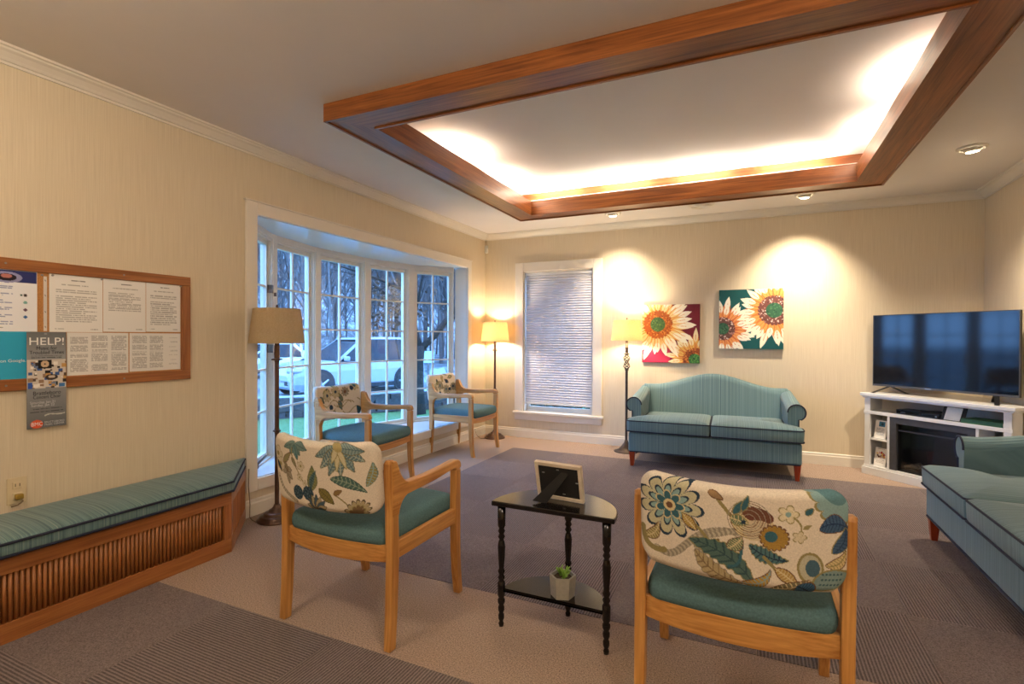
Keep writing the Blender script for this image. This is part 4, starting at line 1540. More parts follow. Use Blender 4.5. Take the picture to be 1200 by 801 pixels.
def flyer_print(cv):
    t_ = np.clip(cv.y, 0, 1)
    g_ = np.interp(t_, [0, 0.25, 0.6, 1.0], [0.16, 0.30, 0.27, 0.13])
    cv.c[:] = g_[:, None] * np.array([0.96, 0.98, 1.0])
    cv.rect(0, 0.285, 1, 0.590, (206, 196, 184))
    r = random.Random(4)
    for k in range(60):
        x, y = r.random(), 0.30 + r.random() * 0.28
        c = r.choice([(54, 44, 40), (92, 70, 58), (236, 230, 222), (60, 92, 150), (150, 120, 96), (30, 28, 30), (196, 150, 90), (120, 130, 150)])
        a = 0.02 + r.random() * 0.05
        cv.rect(x, y, x + a * 2.0, min(0.59, y + a * 0.6), c)
    cv.rect(0.28, 0.29, 0.62, 0.385, (26, 22, 22))
    cv.disc(0.45, 0.335, 0.035, (206, 176, 142))
    cv.disc(0.45, 0.335, 0.008, (30, 24, 22))
    cv.disc(0.62, 0.475, 0.055, (64, 52, 46), 0.55)
    cv.disc(0.62, 0.470, 0.030, (196, 178, 160), 0.5)
    cv.rect(0.02, 0.52, 0.14, 0.59, (52, 88, 170))
    cv.rect(0.80, 0.54, 0.97, 0.585, (70, 120, 180))
    cv.text_lines(0.10, 0.245, 0.90, 0.280, 2, (44, 44, 46), 3)
    cv.text_lines(0.15, 0.795, 0.88, 0.815, 1, (60, 60, 62), 8)
    cv.text_lines(0.08, 0.825, 0.92, 0.845, 1, (54, 54, 56), 9)
    cv.stem([(0.45, 0.875), (0.60, 0.845), (0.75, 0.885), (0.95, 0.865)], 0.006, (190, 190, 180))
    cv.disc(0.24, 0.958, 0.052, (226, 92, 52), 0.85)


flyer = paper('concert_flyer', 'tall grey concert flyer reading HELP! hanging below the bulletin board', 'flyer', -4.726, 0.800, 0.157, 0.467, 70, 200, (120, 122, 126), flyer_print, x=0.0225)


def text_mesh(body, size, width=None, space=1.0):
    cu_ = bpy.data.curves.new('lettering', 'FONT')
    cu_.body = body
    cu_.size = size
    cu_.space_character = space
    cu_.extrude = 0.0002
    tmp = bpy.data.objects.new('lettering_tmp', cu_)
    COL.objects.link(tmp)
    bpy.context.view_layer.update()
    me = bpy.data.meshes.new_from_object(tmp.evaluated_get(bpy.context.evaluated_depsgraph_get()))
    bpy.data.objects.remove(tmp, do_unlink=True)
    bpy.data.curves.remove(cu_)
    n_ = len(me.vertices)
    co = np.empty(n_ * 3, np.float32)
    me.vertices.foreach_get('co', co)
    co = co.reshape(-1, 3)
    x0_, x1_ = co[:, 0].min(), co[:, 0].max()
    co[:, 0] -= x0_
    if width:
        co[:, 0] *= width / (x1_ - x0_)
    me.vertices.foreach_set('co', co.ravel())
    me.update()
    return me, float(co[:, 0].max())


def lettering(body, size, parent, x, z, mat, width=None, off=0.0012):
    """text on a printed sheet: x along the sheet, z up, raised a hair off its face"""
    me, wd = text_mesh(body, size, width)
    return place('lettering', me, mat, parent, loc=(x, -off, z), rot=(PI / 2, 0, 0))


plain('ink_white', srgb(238, 236, 230), 0.8)
plain('ink_dark', srgb(38, 38, 40), 0.8)
plain('ink_pale', srgb(196, 198, 200), 0.8)
def fl_t(body, size, x, v_, mat, width, off=None):
    lettering(body, size, flyer, x, 0.467 * (1 - v_), mat, width)
fl_t('HELP!', 0.052, 0.010, 0.135, 'ink_white', 0.137)
fl_t('Music for', 0.024, 0.037, 0.185, 'ink_dark', 0.082)
fl_t('Troubled Times', 0.024, 0.010, 0.230, 'ink_dark', 0.137)
fl_t('Brattleboro', 0.026, 0.024, 0.655, 'ink_dark', 0.110)
fl_t('Concert Choir', 0.024, 0.024, 0.695, 'ink_dark', 0.110)
fl_t('Saturday, Jan 21', 0.017, 0.012, 0.745, 'ink_pale', 0.098)
fl_t('Sunday, Jan 22', 0.017, 0.016, 0.775, 'ink_pale', 0.092)
fl_t('BMC', 0.026, 0.017, 0.975, 'ink_white', 0.043)
fl_t('BRATTLEBORO', 0.013, 0.068, 0.955, 'ink_pale', 0.080)
fl_t('MUSIC CENTER', 0.013, 0.068, 0.980, 'ink_pale', 0.080)
lettering('us on Google.', 0.020, blue, 0.218, 0.080, 'ink_white', 0.118)
for (y, z, lab) in ((-4.62, 1.548, 'typed letter on the left'), (-4.405, 1.550, 'two typed letters meeting'), (-3.985, 1.552, 'typed letter by the frame'), (-4.662, 1.545, 'bare cork strip'), (-4.655, 1.258, 'top of the grey flyer')):
    xx = 0.0245 if z < 1.3 else 0.0105
    o = place('push_pin', MB().tube([(0, 0, 0), (0.002, 0, 0), (0.003, 0, 0), (0.008, 0, 0), (0.0085, 0, 0)], [0.005, 0.005, 0.0025, 0.003, 0.0045], 8).mesh('push_pin'), 'silver', loc=(xx, y, z))
    tag(o, 'small silver push pin at the ' + lab, 'push pin', 'push pins on the board')

# ================================================================== SUNFLOWER PICTURES
def sunflower(cv, cx, cy, rc, rp, n, seed, tipc, midc, basec, ring, eye):
    r = random.Random(seed)
    for layer in (0, 1):
        for k in range(n):
            a = 2 * PI * (k + 0.5 * layer) / n + r.uniform(-0.10, 0.10)
            rr = rp * r.uniform(0.84, 1.10) * (1.0 if layer == 0 else 0.88)
            bx, by = cx + rc * 0.7 * math.cos(a) / cv.asp, cy + rc * 0.7 * math.sin(a)
            x1, y1 = cx + rr * math.cos(a) / cv.asp, cy + rr * math.sin(a)
            w_ = rp * 0.098
            cv.leaf(bx, by, x1, y1, w_ * 1.08, basec)
            cv.leaf(bx + (x1 - bx) * 0.12, by + (y1 - by) * 0.12, x1, y1, w_ * 0.86, midc)
            f = r.uniform(0.30, 0.5)
            cv.leaf(bx + (x1 - bx) * f, by + (y1 - by) * f, x1, y1, w_ * 0.78, tipc)
            cv.stem([(bx, by), (bx + (x1 - bx) * 0.7, by + (y1 - by) * 0.7)], 0.004, basec)
    cv.petals(cx, cy, rc, 26, ring[0], None, 0.3, 0.8)
    for k in range(150):
        a = r.uniform(0, 2 * PI)
        d = rc * r.uniform(0.5, 0.97)
        cv.disc(cx + d * math.cos(a) / cv.asp, cy + d * math.sin(a), 0.011, r.choice(ring))
    cv.disc(cx, cy, rc * 0.5, eye[0])
    for k in range(60):
        a = r.uniform(0, 2 * PI)
        d = rc * 0.46 * math.sqrt(r.random())
        cv.disc(cx + d * math.cos(a) / cv.asp, cy + d * math.sin(a), 0.011, r.choice(eye))


def art1(cv):
    cv.rect(0, 0.6, 0.5, 1, (176, 40, 74))
    sunflower(cv, 0.92, 0.94, 0.20, 0.50, 17, 3, (238, 222, 176), (226, 176, 90), (204, 120, 56), [(150, 76, 34), (110, 50, 26), (206, 130, 60)], [(60, 110, 60), (92, 150, 70), (40, 74, 50)])
    sunflower(cv, 0.28, 0.34, 0.25, 0.62, 19, 5, (248, 240, 214), (240, 214, 150), (226, 160, 78), [(176, 92, 40), (132, 62, 28), (224, 150, 70), (200, 110, 44)], [(74, 112, 66), (112, 146, 84), (50, 84, 56)])


def art2(cv):
    sunflower(cv, 0.06, 0.66, 0.20, 0.56, 17, 8, (240, 234, 214), (222, 150, 86), (196, 100, 60), [(104, 66, 62), (70, 42, 44), (168, 124, 116), (210, 190, 180)], [(48, 92, 70), (70, 114, 84), (34, 70, 58)])
    sunflower(cv, 0.86, 0.36, 0.25, 0.62, 20, 9, (244, 236, 212), (224, 158, 84), (206, 118, 58), [(112, 66, 60), (76, 44, 44), (172, 128, 118), (214, 196, 186)], [(50, 96, 70), (80, 126, 84), (34, 74, 58)])


def picture(label, x0, x1, z0, z1, base, painter):
    w_, h_, d_ = x1 - x0, z1 - z0, 0.036
    t_ = thing('canvas_picture', label, 'picture', ((x0 + x1) / 2, -d_, z0))
    me = sheet_mesh('canvas', w_, h_, 190, 190, base, painter, thick=0.003)
    place('canvas', me, 'canvas_print', t_, loc=(-w_ / 2, 0, 0))
    mb = MB()
    mb.box(-w_ / 2, w_ / 2, 0.003, d_ - 0.002, 0, 0.02).box(-w_ / 2, w_ / 2, 0.003, d_ - 0.002, h_ - 0.02, h_)
    mb.box(-w_ / 2, -w_ / 2 + 0.02, 0.003, d_ - 0.002, 0.02, h_ - 0.02).box(w_ / 2 - 0.02, w_ / 2, 0.003, d_ - 0.002, 0.02, h_ - 0.02)
    part('stretcher', mb, 'edge_' + label.split()[0], t_)


plain('edge_square', srgb(92, 24, 36), 0.7)
plain('edge_canvas', srgb(24, 84, 84), 0.7)
picture('square canvas of two sunflowers on maroon beside the lit lamp', 2.027, 2.643, 0.980, 1.625, (110, 24, 40), art1)
picture('canvas of two sunflowers on dark teal above the loveseat', 2.837, 3.450, 1.143, 1.766, (16, 82, 84), art2)

# ================================================================== HALF-MOON TABLE
tb = thing('half_moon_table', 'small black half-moon side table with turned legs', 'side table', (2.415, -3.99, 0))


def half_moon(hl, dep, z0, z1, front=-0.022):
    pts = [(-hl, front)] + [(-hl, 0.0)] + [(-hl * math.cos(PI * k / 28), dep * math.sin(PI * k / 28)) for k in range(1, 28)] + [(hl, 0.0), (hl, front)]
    return MB().prism([(x, y) for x, y in pts[::-1]], z0, z1)


part('top', half_moon(0.268, 0.268, 0.524, 0.545), 'black_lacquer', tb, bevel=0.004)
part('shelf', half_moon(0.222, 0.208, 0.155, 0.167, 0.004), 'black_lacquer', tb, bevel=0.003)
legp = [(0.001, 0), (0.010, 0.0), (0.012, 0.012), (0.008, 0.022), (0.013, 0.034), (0.013, 0.05), (0.009, 0.058), (0.014, 0.070), (0.014, 0.084), (0.010, 0.092), (0.016, 0.104), (0.016, 0.116), (0.011, 0.124), (0.0165, 0.134), (0.0165, 0.190), (0.010, 0.200), (0.016, 0.212), (0.010, 0.224), (0.016, 0.238), (0.011, 0.250), (0.015, 0.30), (0.017, 0.345), (0.013, 0.368), (0.009, 0.376), (0.016, 0.388), (0.010, 0.400), (0.016, 0.412), (0.011, 0.424), (0.017, 0.436), (0.018, 0.524), (0.001, 0.524)]
lm = MB().lathe(legp, n=16).mesh('leg', True)
for (x, y) in ((-0.231, 0.006), (0.232, 0.004), (0.004, 0.208)):
    place('leg', lm, 'black_lacquer', tb, loc=(x, y, 0))

# picture frame seen from behind
pf = thing('picture_frame', 'pale wood photo frame with black easel back on the half-moon table', 'picture frame', (2.415, -3.868, 0.5482), rotz=-0.09)
lean = -0.235
fwid, fhei, fb = 0.217, 0.168, 0.016
plain('pale_frame', srgb(206, 192, 172), 0.5, var=0.08)


def leaned(mb):
    c, s_ = math.cos(-lean), math.sin(-lean)
    mb.v = [(x, y * c - z * s_, y * s_ + z * c) for x, y, z in mb.v]
    return mb


hw = fwid / 2
for (a0, a1, z0, z1) in ((-hw, hw, 0, fb), (-hw, hw, fhei - fb, fhei), (-hw, -hw + fb, fb, fhei - fb), (hw - fb, hw, fb, fhei - fb)):
    part('frame_rail', leaned(MB().box(a0, a1, -0.010, 0.010, z0, z1)), 'pale_frame', pf, bevel=0.002)
part('backing', leaned(MB().box(-hw + fb, hw - fb, -0.005, 0.004, fb, fhei - fb)), 'black_board', pf)
part('photograph', leaned(MB().box(-hw + fb, hw - fb, 0.0042, 0.006, fb, fhei - fb)), 'paper_white', pf)
for (x, z) in ((-0.07, 0.12), (0.085, 0.09), (0.0, 0.14), (0.02, 0.03)):
    part('turn_button', leaned(MB().rbox((x, -0.007, z), (0.012, 0.004, 0.004), 0.001, 1)), 'silver', pf)
mb = MB()
a = Vector((0.035, -0.036, 0.125))
b_ = Vector((-0.062, -0.086, 0.0))
wv = Vector((0.020, 0.010, -0.004))
th = Vector((0.0, -0.003, 0.002))
mb.hexa([a - wv * 0.7, a + wv * 0.7, a + wv * 0.7 + th, a - wv * 0.7 + th, b_ - wv * 1.3, b_ + wv * 1.3, b_ + wv * 1.3 + th, b_ - wv * 1.3 + th])
part('easel_strut', mb, 'black_board', pf)

# succulent in a concrete pot on the lower shelf
pp = thing('potted_succulent', 'small green succulent in a hexagonal concrete pot on the shelf', 'potted plant', (2.447, -3.935, 0.167))
hx = lambda r, z: [(r * math.cos(PI / 3 * k + 0.32), r * math.sin(PI / 3 * k + 0.32), z) for k in range(6)]
part('pot', MB().loft([hx(0.050, 0), hx(0.056, 0.088), hx(0.048, 0.088), hx(0.047, 0.070)], cap=False).add(hx(0.050, 0), [(5, 4, 3, 2, 1, 0)]), 'concrete', pp)
part('soil', MB().prism([(p[0], p[1]) for p in hx(0.0475, 0)], 0.064, 0.074), 'soil', pp)
lf = MB()
sec = []
for k in range(7):
    q = k / 6
    w_ = 0.0075 * math.sin(PI * (0.12 + 0.88 * q) ** 0.9) + 0.0004
    sec.append([(q * 0.034, -w_, 0.010 * math.sin(q * 1.5) + 0.002), (q * 0.034, 0, 0.010 * math.sin(q * 1.5) - 0.002), (q * 0.034, w_, 0.010 * math.sin(q * 1.5) + 0.002), (q * 0.034, 0, 0.010 * math.sin(q * 1.5) + 0.003)])
leafm = lf.loft(sec).mesh('leaf', True)
for k in range(22):
    a = k * 2.4
    ro = 0.006 + 0.022 * (k % 3) / 3
    ox, oy = ((-0.014, 0.012), (0.012, 0.014), (0.010, -0.016))[k % 3]
    place('leaf', leafm, 'leaf_green', pp, loc=(ox, oy, 0.073 + 0.005 * (k // 7)), rot=(0, -0.35 - 0.16 * (k // 5), a))

# ================================================================== TELEVISION AND FIREPLACE CONSOLE
st_ = thing('media_console', 'white corner media console with an electric fireplace', 'media console', (4.51, -0.61, 0), -PI / 4)
out = [(-0.55, 0), (0.55, 0), (0.55, 0.13), (0.05, 0.62), (-0.12, 0.62), (-0.55, 0.20)]


def grown(d):
    return [(-0.55 - d, -d), (0.55 + d, -d), (0.55 + d, 0.13), (0.05, 0.62), (-0.12, 0.62), (-0.55 - d, 0.20)]


part('plinth', MB().prism(grown(0.018), 0, 0.070).prism(grown(0.008), 0.070, 0.088), 'gloss_white', st_, bevel=0.003)
part('top', MB().prism(grown(0.030), 0.725, 0.752).prism(grown(0.016), 0.708, 0.725), 'gloss_white', st_, bevel=0.003)
part('shelf', MB().prism([(-0.532, 0.0), (0.532, 0.0), (0.532, 0.125), (0.32, 0.33), (-0.40, 0.33), (-0.532, 0.2)], 0.566, 0.586), 'gloss_white', st_)
part('shelf_nosing', MB().box(-0.556, 0.556, -0.008, 0.0, 0.560, 0.590), 'gloss_white', st_, bevel=0.002)
for sx in (-1, 1):
    part('side_panel', MB().box(min(sx * 0.55, sx * 0.53), max(sx * 0.55, sx * 0.53), 0.0, 0.13 if sx > 0 else 0.20, 0.088, 0.708), 'gloss_white', st_)
    part('stile', MB().box(min(sx * 0.55, sx * 0.50), max(sx * 0.55, sx * 0.50), -0.006, 0.012, 0.088, 0.708), 'gloss_white', st_)
    part('divider', MB().box(min(sx * 0.345, sx * 0.325), max(sx * 0.345, sx * 0.325), -0.004, 0.20, 0.088, 0.560), 'gloss_white', st_)
    part('small_shelf', MB().box(min(sx * 0.53, sx * 0.345), max(sx * 0.53, sx * 0.345), 0.0, 0.16, 0.325, 0.340), 'gloss_white', st_)
for (p, q) in (((-0.55, 0.20), (-0.12, 0.62)), ((-0.12, 0.62), (0.05, 0.62)), ((0.05, 0.62), (0.55, 0.13))):
    d = Vector((q[0] - p[0], q[1] - p[1])).normalized()
    n2 = Vector((d.y, -d.x)) * 0.012
    part('back_panel', MB().prism([p, (p[0] + n2.x, p[1] + n2.y), (q[0] + n2.x, q[1] + n2.y), q], 0.088, 0.708), 'white_paint', st_)
mb = MB()
mb.box(-0.325, -0.270, -0.002, 0.02, 0.090, 0.560).box(0.270, 0.325, -0.002, 0.02, 0.090, 0.560).box(-0.270, 0.270, -0.002, 0.02, 0.505, 0.560)
fb_ = part('firebox_surround', mb, 'dark_grey', st_)
part('firebox', MB().box(-0.272, 0.272, 0.17, 0.19, 0.09, 0.506).box(-0.272, -0.262, 0.02, 0.17, 0.09, 0.506).box(0.262, 0.272, 0.02, 0.17, 0.09, 0.506).box(-0.262, 0.262, 0.02, 0.17, 0.09, 0.10), 'black_plastic', st_)
part('vent_bar', MB().box(-0.262, 0.262, 0.015, 0.03, 0.44, 0.452), 'dark_grey', st_)
for k in range(9):
    x = -0.2 + 0.05 * k
    part('log', MB().tube([(x - 0.05, 0.09 + 0.02 * (k % 3), 0.115 + 0.015 * (k % 2)), (x, 0.08 + 0.02 * ((k + 1) % 3), 0.135 + 0.02 * (k % 2)), (x + 0.06, 0.10, 0.12 + 0.012 * (k % 3))], [0.018, 0.022, 0.016], 7), 'ember_log', st_)
part('fire_glass', MB().box(-0.262, 0.262, 0.036, 0.039, 0.10, 0.506), 'window_glass', st_)

RC = (4.51, -0.61)


def on_console(x, y):
    c = 0.70710678
    return (RC[0] + x * c + y * c, RC[1] - x * c + y * c)


tvx, tvy = on_console(-0.026, 0.141)
tv = thing('television', 'large flat-screen television, switched off, on the white console', 'television', (tvx, tvy, 0.752), -PI / 4)
part('housing', MB().box(-0.552, 0.552, 0.0, 0.022, 0.060, 0.722).box(-0.40, 0.40, 0.022, 0.058, 0.075, 0.42), 'black_plastic', tv, bevel=0.003)
part('screen', MB().box(-0.545, 0.545, -0.0015, 0.001, 0.078, 0.716), 'screen', tv)
part('bezel', MB().box(-0.552, 0.552, -0.004, 0.0, 0.060, 0.077).box(-0.552, -0.546, -0.004, 0.0, 0.077, 0.722).box(0.546, 0.552, -0.004, 0.0, 0.077, 0.722).box(-0.546, 0.546, -0.004, 0.0, 0.717, 0.722), 'dark_grey', tv)
part('badge', MB().box(-0.10, -0.05, -0.0046, -0.0038, 0.064, 0.072), 'silver', tv)
for sx in (-1, 1):
    mb = MB()
    x = sx * 0.40
    for q in (-1, 1):
        tip = Vector((x - sx * q * 0.075, q * 0.125, 0))
        top = Vector((x - sx * q * 0.006, 0.011 + q * 0.004, 0.062))
        e, g_ = Vector((0.013, 0, 0)), Vector((0, 0.008, 0))
        mb.hexa([tip - e - g_, tip + e - g_, tip + e + g_, tip - e + g_, top - e - g_, top + e - g_, top + e + g_, top - e + g_])
    part('foot', mb, 'black_plastic', tv)


def shelf_item(name, label, cat, x, y, z, mb, mat, parts=(), rot=0.0, bevel=0.002, group=None):
    px, py = on_console(x, y)
    if parts:
        t_ = thing(name, label, cat, (px, py, z), -PI / 4 + rot, group)
        part('body', mb, mat, t_, bevel=bevel)
        for (pn, pmb, pm) in parts:
            part(pn, pmb, pm, t_)
        return t_
    o = place(name, mb.mesh(name), mat, loc=(px, py, z), rot=(0, 0, -PI / 4 + rot), bevel=bevel)
    return tag(o, label, cat, group)


zs_ = 0.5865
shelf_item('cable_box', 'flat black cable box at the left of the console shelf', 'cable box', -0.205, 0.13, zs_, MB().box(-0.10, 0.10, -0.08, 0.08, 0, 0.040), 'black_plastic', [('front_panel', MB().box(-0.095, 0.095, -0.082, -0.080, 0.006, 0.034), 'fire_glass'), ('display', MB().box(-0.06, -0.02, -0.083, -0.082, 0.012, 0.022), 'dark_grey')])
shelf_item('disc_player', 'flat black disc player beside the cable box on the console shelf', 'disc player', -0.030, 0.12, zs_, MB().box(-0.070, 0.070, -0.07, 0.07, 0, 0.038), 'black_plastic', [('front_panel', MB().box(-0.065, 0.065, -0.072, -0.07, 0.006, 0.030), 'fire_glass'), ('button', MB().box(0.04, 0.055, -0.074, -0.072, 0.012, 0.022), 'silver')])
shelf_item('remote_control', 'slim black remote control lying on the disc player', 'remote', -0.06, 0.12, zs_ + 0.0385, MB().rbox((0, 0, 0.007), (0.045, 0.15, 0.014), 0.005, 2), 'cushion_dark', rot=-0.7, bevel=0)
mb = MB()
mb.hexa([(-0.085, -0.03, 0), (0.085, -0.03, 0), (0.085, -0.024, 0), (-0.085, -0.024, 0), (-0.085, 0.02, 0.108), (0.085, 0.02, 0.108), (0.085, 0.026, 0.108), (-0.085, 0.026, 0.108)])
pm = MB()
pm.hexa([(-0.058, -0.0325, 0.004), (0.055, -0.0325, 0.004), (0.055, -0.031, 0.004), (-0.058, -0.031, 0.004), (-0.058, 0.0165, 0.104), (0.055, 0.0165, 0.104), (0.055, 0.018, 0.104), (-0.058, 0.018, 0.104)])
shelf_item('sign_holder', 'black slanted holder with a white card on the console shelf', 'sign holder', 0.128, 0.085, zs_, mb, 'black_plastic', [('card', pm, 'paper_white')])
shelf_item('book', 'thick dark green book lying flat on the console shelf', 'book', 0.354, 0.10, zs_, MB().box(-0.135, 0.135, -0.09, 0.09, 0, 0.005).box(-0.135, 0.135, -0.09, 0.09, 0.033, 0.038).box(-0.135, 0.135, -0.094, -0.088, 0, 0.038), 'book_green', [('pages', MB().box(-0.130, 0.132, -0.088, 0.086, 0.005, 0.033), 'paper_white')])


def brochure(label, x, y, z, painter):
    px, py = on_console(x, y)
    me = sheet_mesh('brochure', 0.105, 0.165, 40, 60, (232, 228, 222), painter, thick=0.006)
    o = place('brochure', me, 'paper_print', loc=(px, py, z), rot=(-0.20, 0, -PI / 4))
    tag(o, label, 'brochure', 'brochures in the console cubbies')


def bro1(cv):
    cv.rect(0.30, 0.06, 0.85, 0.34, (60, 120, 150))
    cv.disc(0.6, 0.2, 0.08, (40, 70, 90))
    cv.text_lines(0.15, 0.42, 0.85, 0.85, 7, (120, 130, 150), 4)


def bro2(cv):
    cv.text_lines(0.2, 0.04, 0.8, 0.10, 1, (150, 120, 120), 3)
    r = random.Random(2)
    for k in range(26):
        cv.disc(0.15 + 0.7 * r.random(), 0.20 + 0.30 * r.random(), 0.055, r.choice([(206, 80, 60), (230, 190, 70), (90, 140, 70), (150, 60, 90), (240, 230, 220), (90, 60, 50)]))
    cv.text_lines(0.15, 0.66, 0.85, 0.85, 3, (140, 130, 120), 6)


brochure('white brochure with a blue picture on the upper cubby shelf', -0.490, 0.030, 0.342, bro1)
brochure('white brochure with a colourful group photo in the lower cubby', -0.490, 0.030, 0.090, bro2)


# ================================================================== OUTDOORS
m, nt, b = new_mat('snow_ground')
n = N(nt, 'ShaderNodeTexNoise', Scale=0.35, Detail=5.0, Roughness=0.6)
nt.links.new(coords(nt), n.inputs['Vector'])
nt.links.new(ramp(nt, n.outputs['Fac'], [(0.36, srgb(70, 72, 76)), (0.5, srgb(112, 115, 120)), (0.62, srgb(136, 140, 146))]), b.inputs['Base Color'])
b.inputs['Roughness'].default_value = 0.8
m, nt, b = new_mat('lawn_grass')
n = N(nt, 'ShaderNodeTexNoise', Scale=26.0, Detail=5.0, Roughness=0.75)
nt.links.new(coords(nt), n.inputs['Vector'])
nt.links.new(ramp(nt, n.outputs['Fac'], [(0.3, srgb(40, 62, 26)), (0.5, srgb(70, 104, 46)), (0.70, srgb(110, 126, 92))]), b.inputs['Base Color'])
b.inputs['Roughness'].default_value = 0.95
bump(nt, b, n.outputs['Fac'], 0.6, 0.03)
plain('bark', srgb(104, 98, 96), 0.95, var=0.35, scale=14, bmp=0.4)
plain('bark_dark', srgb(40, 34, 32), 0.95, var=0.35, scale=14, bmp=0.4)
plain('fieldstone', srgb(66, 62, 62), 0.9, var=0.35, scale=7, bmp=0.4)
plain('snow', srgb(140, 144, 150), 0.8, var=0.03)
plain('car_white', srgb(146, 150, 156), 0.22, var=0.01)
plain('car_silver', srgb(190, 194, 200), 0.25, 0.3, var=0.01)
plain('car_red', srgb(180, 30, 44), 0.25, var=0.01)
plain('car_glass', srgb(26, 30, 38), 0.12, var=0.02, spec=0.25)
plain('tyre', srgb(34, 34, 36), 0.8)
plain('alloy', srgb(150, 152, 156), 0.35, 0.7)
plain('sign_face', srgb(176, 206, 206), 0.5)
plain('evergreen', srgb(40, 54, 40), 0.8, var=0.3, scale=20)
plain('dry_leaf', srgb(84, 58, 42), 0.9, var=0.3, scale=20)

tag(place('snowy_ground', MB().add([(-140, -60, -0.42), (60, -60, -0.42), (60, 160, -0.42), (-140, 160, -0.42)], [(0, 1, 2, 3)]).mesh('snowy_ground'), 'snow_ground'), 'snowy parking lot and ground beyond the windows', 'ground', kind='structure')
m, nt, b = new_mat('sky_speckled_hill')
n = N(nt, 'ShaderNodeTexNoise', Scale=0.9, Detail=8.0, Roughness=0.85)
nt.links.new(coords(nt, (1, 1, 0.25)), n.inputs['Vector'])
nt.links.new(ramp(nt, n.outputs['Fac'], [(0.36, srgb(52, 48, 48)), (0.50, srgb(104, 100, 100)), (0.62, srgb(190, 190, 194))]), b.inputs['Base Color'])  # pale speckle painted in for bright sky between distant trees
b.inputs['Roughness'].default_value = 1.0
secs = []
rh = random.Random(9)
for i in range(61):
    a = math.radians(-85 + 1.7 * i)
    row = []
    for j, (d, h) in enumerate(((70, -0.5), (78, 4), (86, 10), (96, 18), (108, 26), (124, 33))):
        hh = h + (2.5 * math.sin(i * 0.55 + j) + rh.uniform(-1, 1)) * (j > 0)
        row.append((CAM[0] + d * math.sin(a), CAM[1] + d * math.cos(a), hh))
    secs.append(row)
tag(place('added_hill', MB().loft(secs, cap=False, closed=False).mesh('added_hill', True), 'sky_speckled_hill'), 'added hill hiding the bright sky behind the bare trees', 'hill', kind='structure')  # hill added to cover the overbright sky between the trunks
SA, SB = Vector((-6.4, -1.62)), Vector((-0.9, 5.5))
tag(place('lawn', MB().prism([(-6.4, -1.62), (-6.4, -9.0), (-0.15, -9.0), (-0.15, 0.2), (6.5, 0.2), (6.5, 9.0), (-0.9, 5.5)][::1], -0.60, -0.20).mesh('lawn'), 'lawn_grass'), 'short green lawn between house and stone wall', 'lawn', kind='structure')

sw = thing('stone_wall', 'low dry-stacked fieldstone wall capped with snow beyond the lawn', 'stone wall', (SA.x, SA.y, -0.42))
wd = (SB - SA)
wl = wd.length
wd = wd / wl
wn = Vector((wd.y, -wd.x))
rs = random.Random(3)
stones = []
for q in range(6):
    mb = MB().rbox((0, 0, 0), (1, 1, 1), 0.22, 1)
    mb = MB()
    vv = []
    for z in (-0.5, 0.5):
        for (x, y) in ((-0.5, -0.5), (0.5, -0.5), (0.5, 0.5), (-0.5, 0.5)):
            vv.append((x * rs.uniform(0.82, 1.0), y * rs.uniform(0.8, 1.0), z * rs.uniform(0.75, 1.0)))
    me = MB().hexa(vv).mesh('stone')
    stones.append(me)
for course in range(5):
    u = -rs.uniform(0, 0.2)
    h = 0.116
    while u < wl:
        L_ = rs.uniform(0.22, 0.46)
        p = wd * (u + L_ / 2) + wn * rs.uniform(-0.03, 0.03)
        o = place('stone', stones[rs.randrange(6)], 'fieldstone', sw, loc=(p.x, p.y, 0.0 + h * (course + 0.5)), rot=(rs.uniform(-0.05, 0.05), rs.uniform(-0.05, 0.05), math.atan2(wd.y, wd.x) + rs.uniform(-0.06, 0.06)))
        o.scale = (L_ * 1.04, 0.40, h * 1.15)
        u += L_
cap = []
for k in range(60):
    u = wl * k / 59
    p = wd * u
    hw_ = 0.14 + 0.05 * math.sin(k * 1.7) + rs.uniform(-0.02, 0.02)
    zt = 0.60 + rs.uniform(-0.004, 0.016)
    cap.append([(p.x + wn.x * hw_, p.y + wn.y * hw_, 0.570), (p.x + wn.x * hw_ * 0.6, p.y + wn.y * hw_ * 0.6, zt), (p.x - wn.x * hw_ * 0.6, p.y - wn.y * hw_ * 0.6, zt), (p.x - wn.x * hw_, p.y - wn.y * hw_, 0.570)])
part('snow_cap', MB().loft(cap), 'snow', sw, smooth=True)


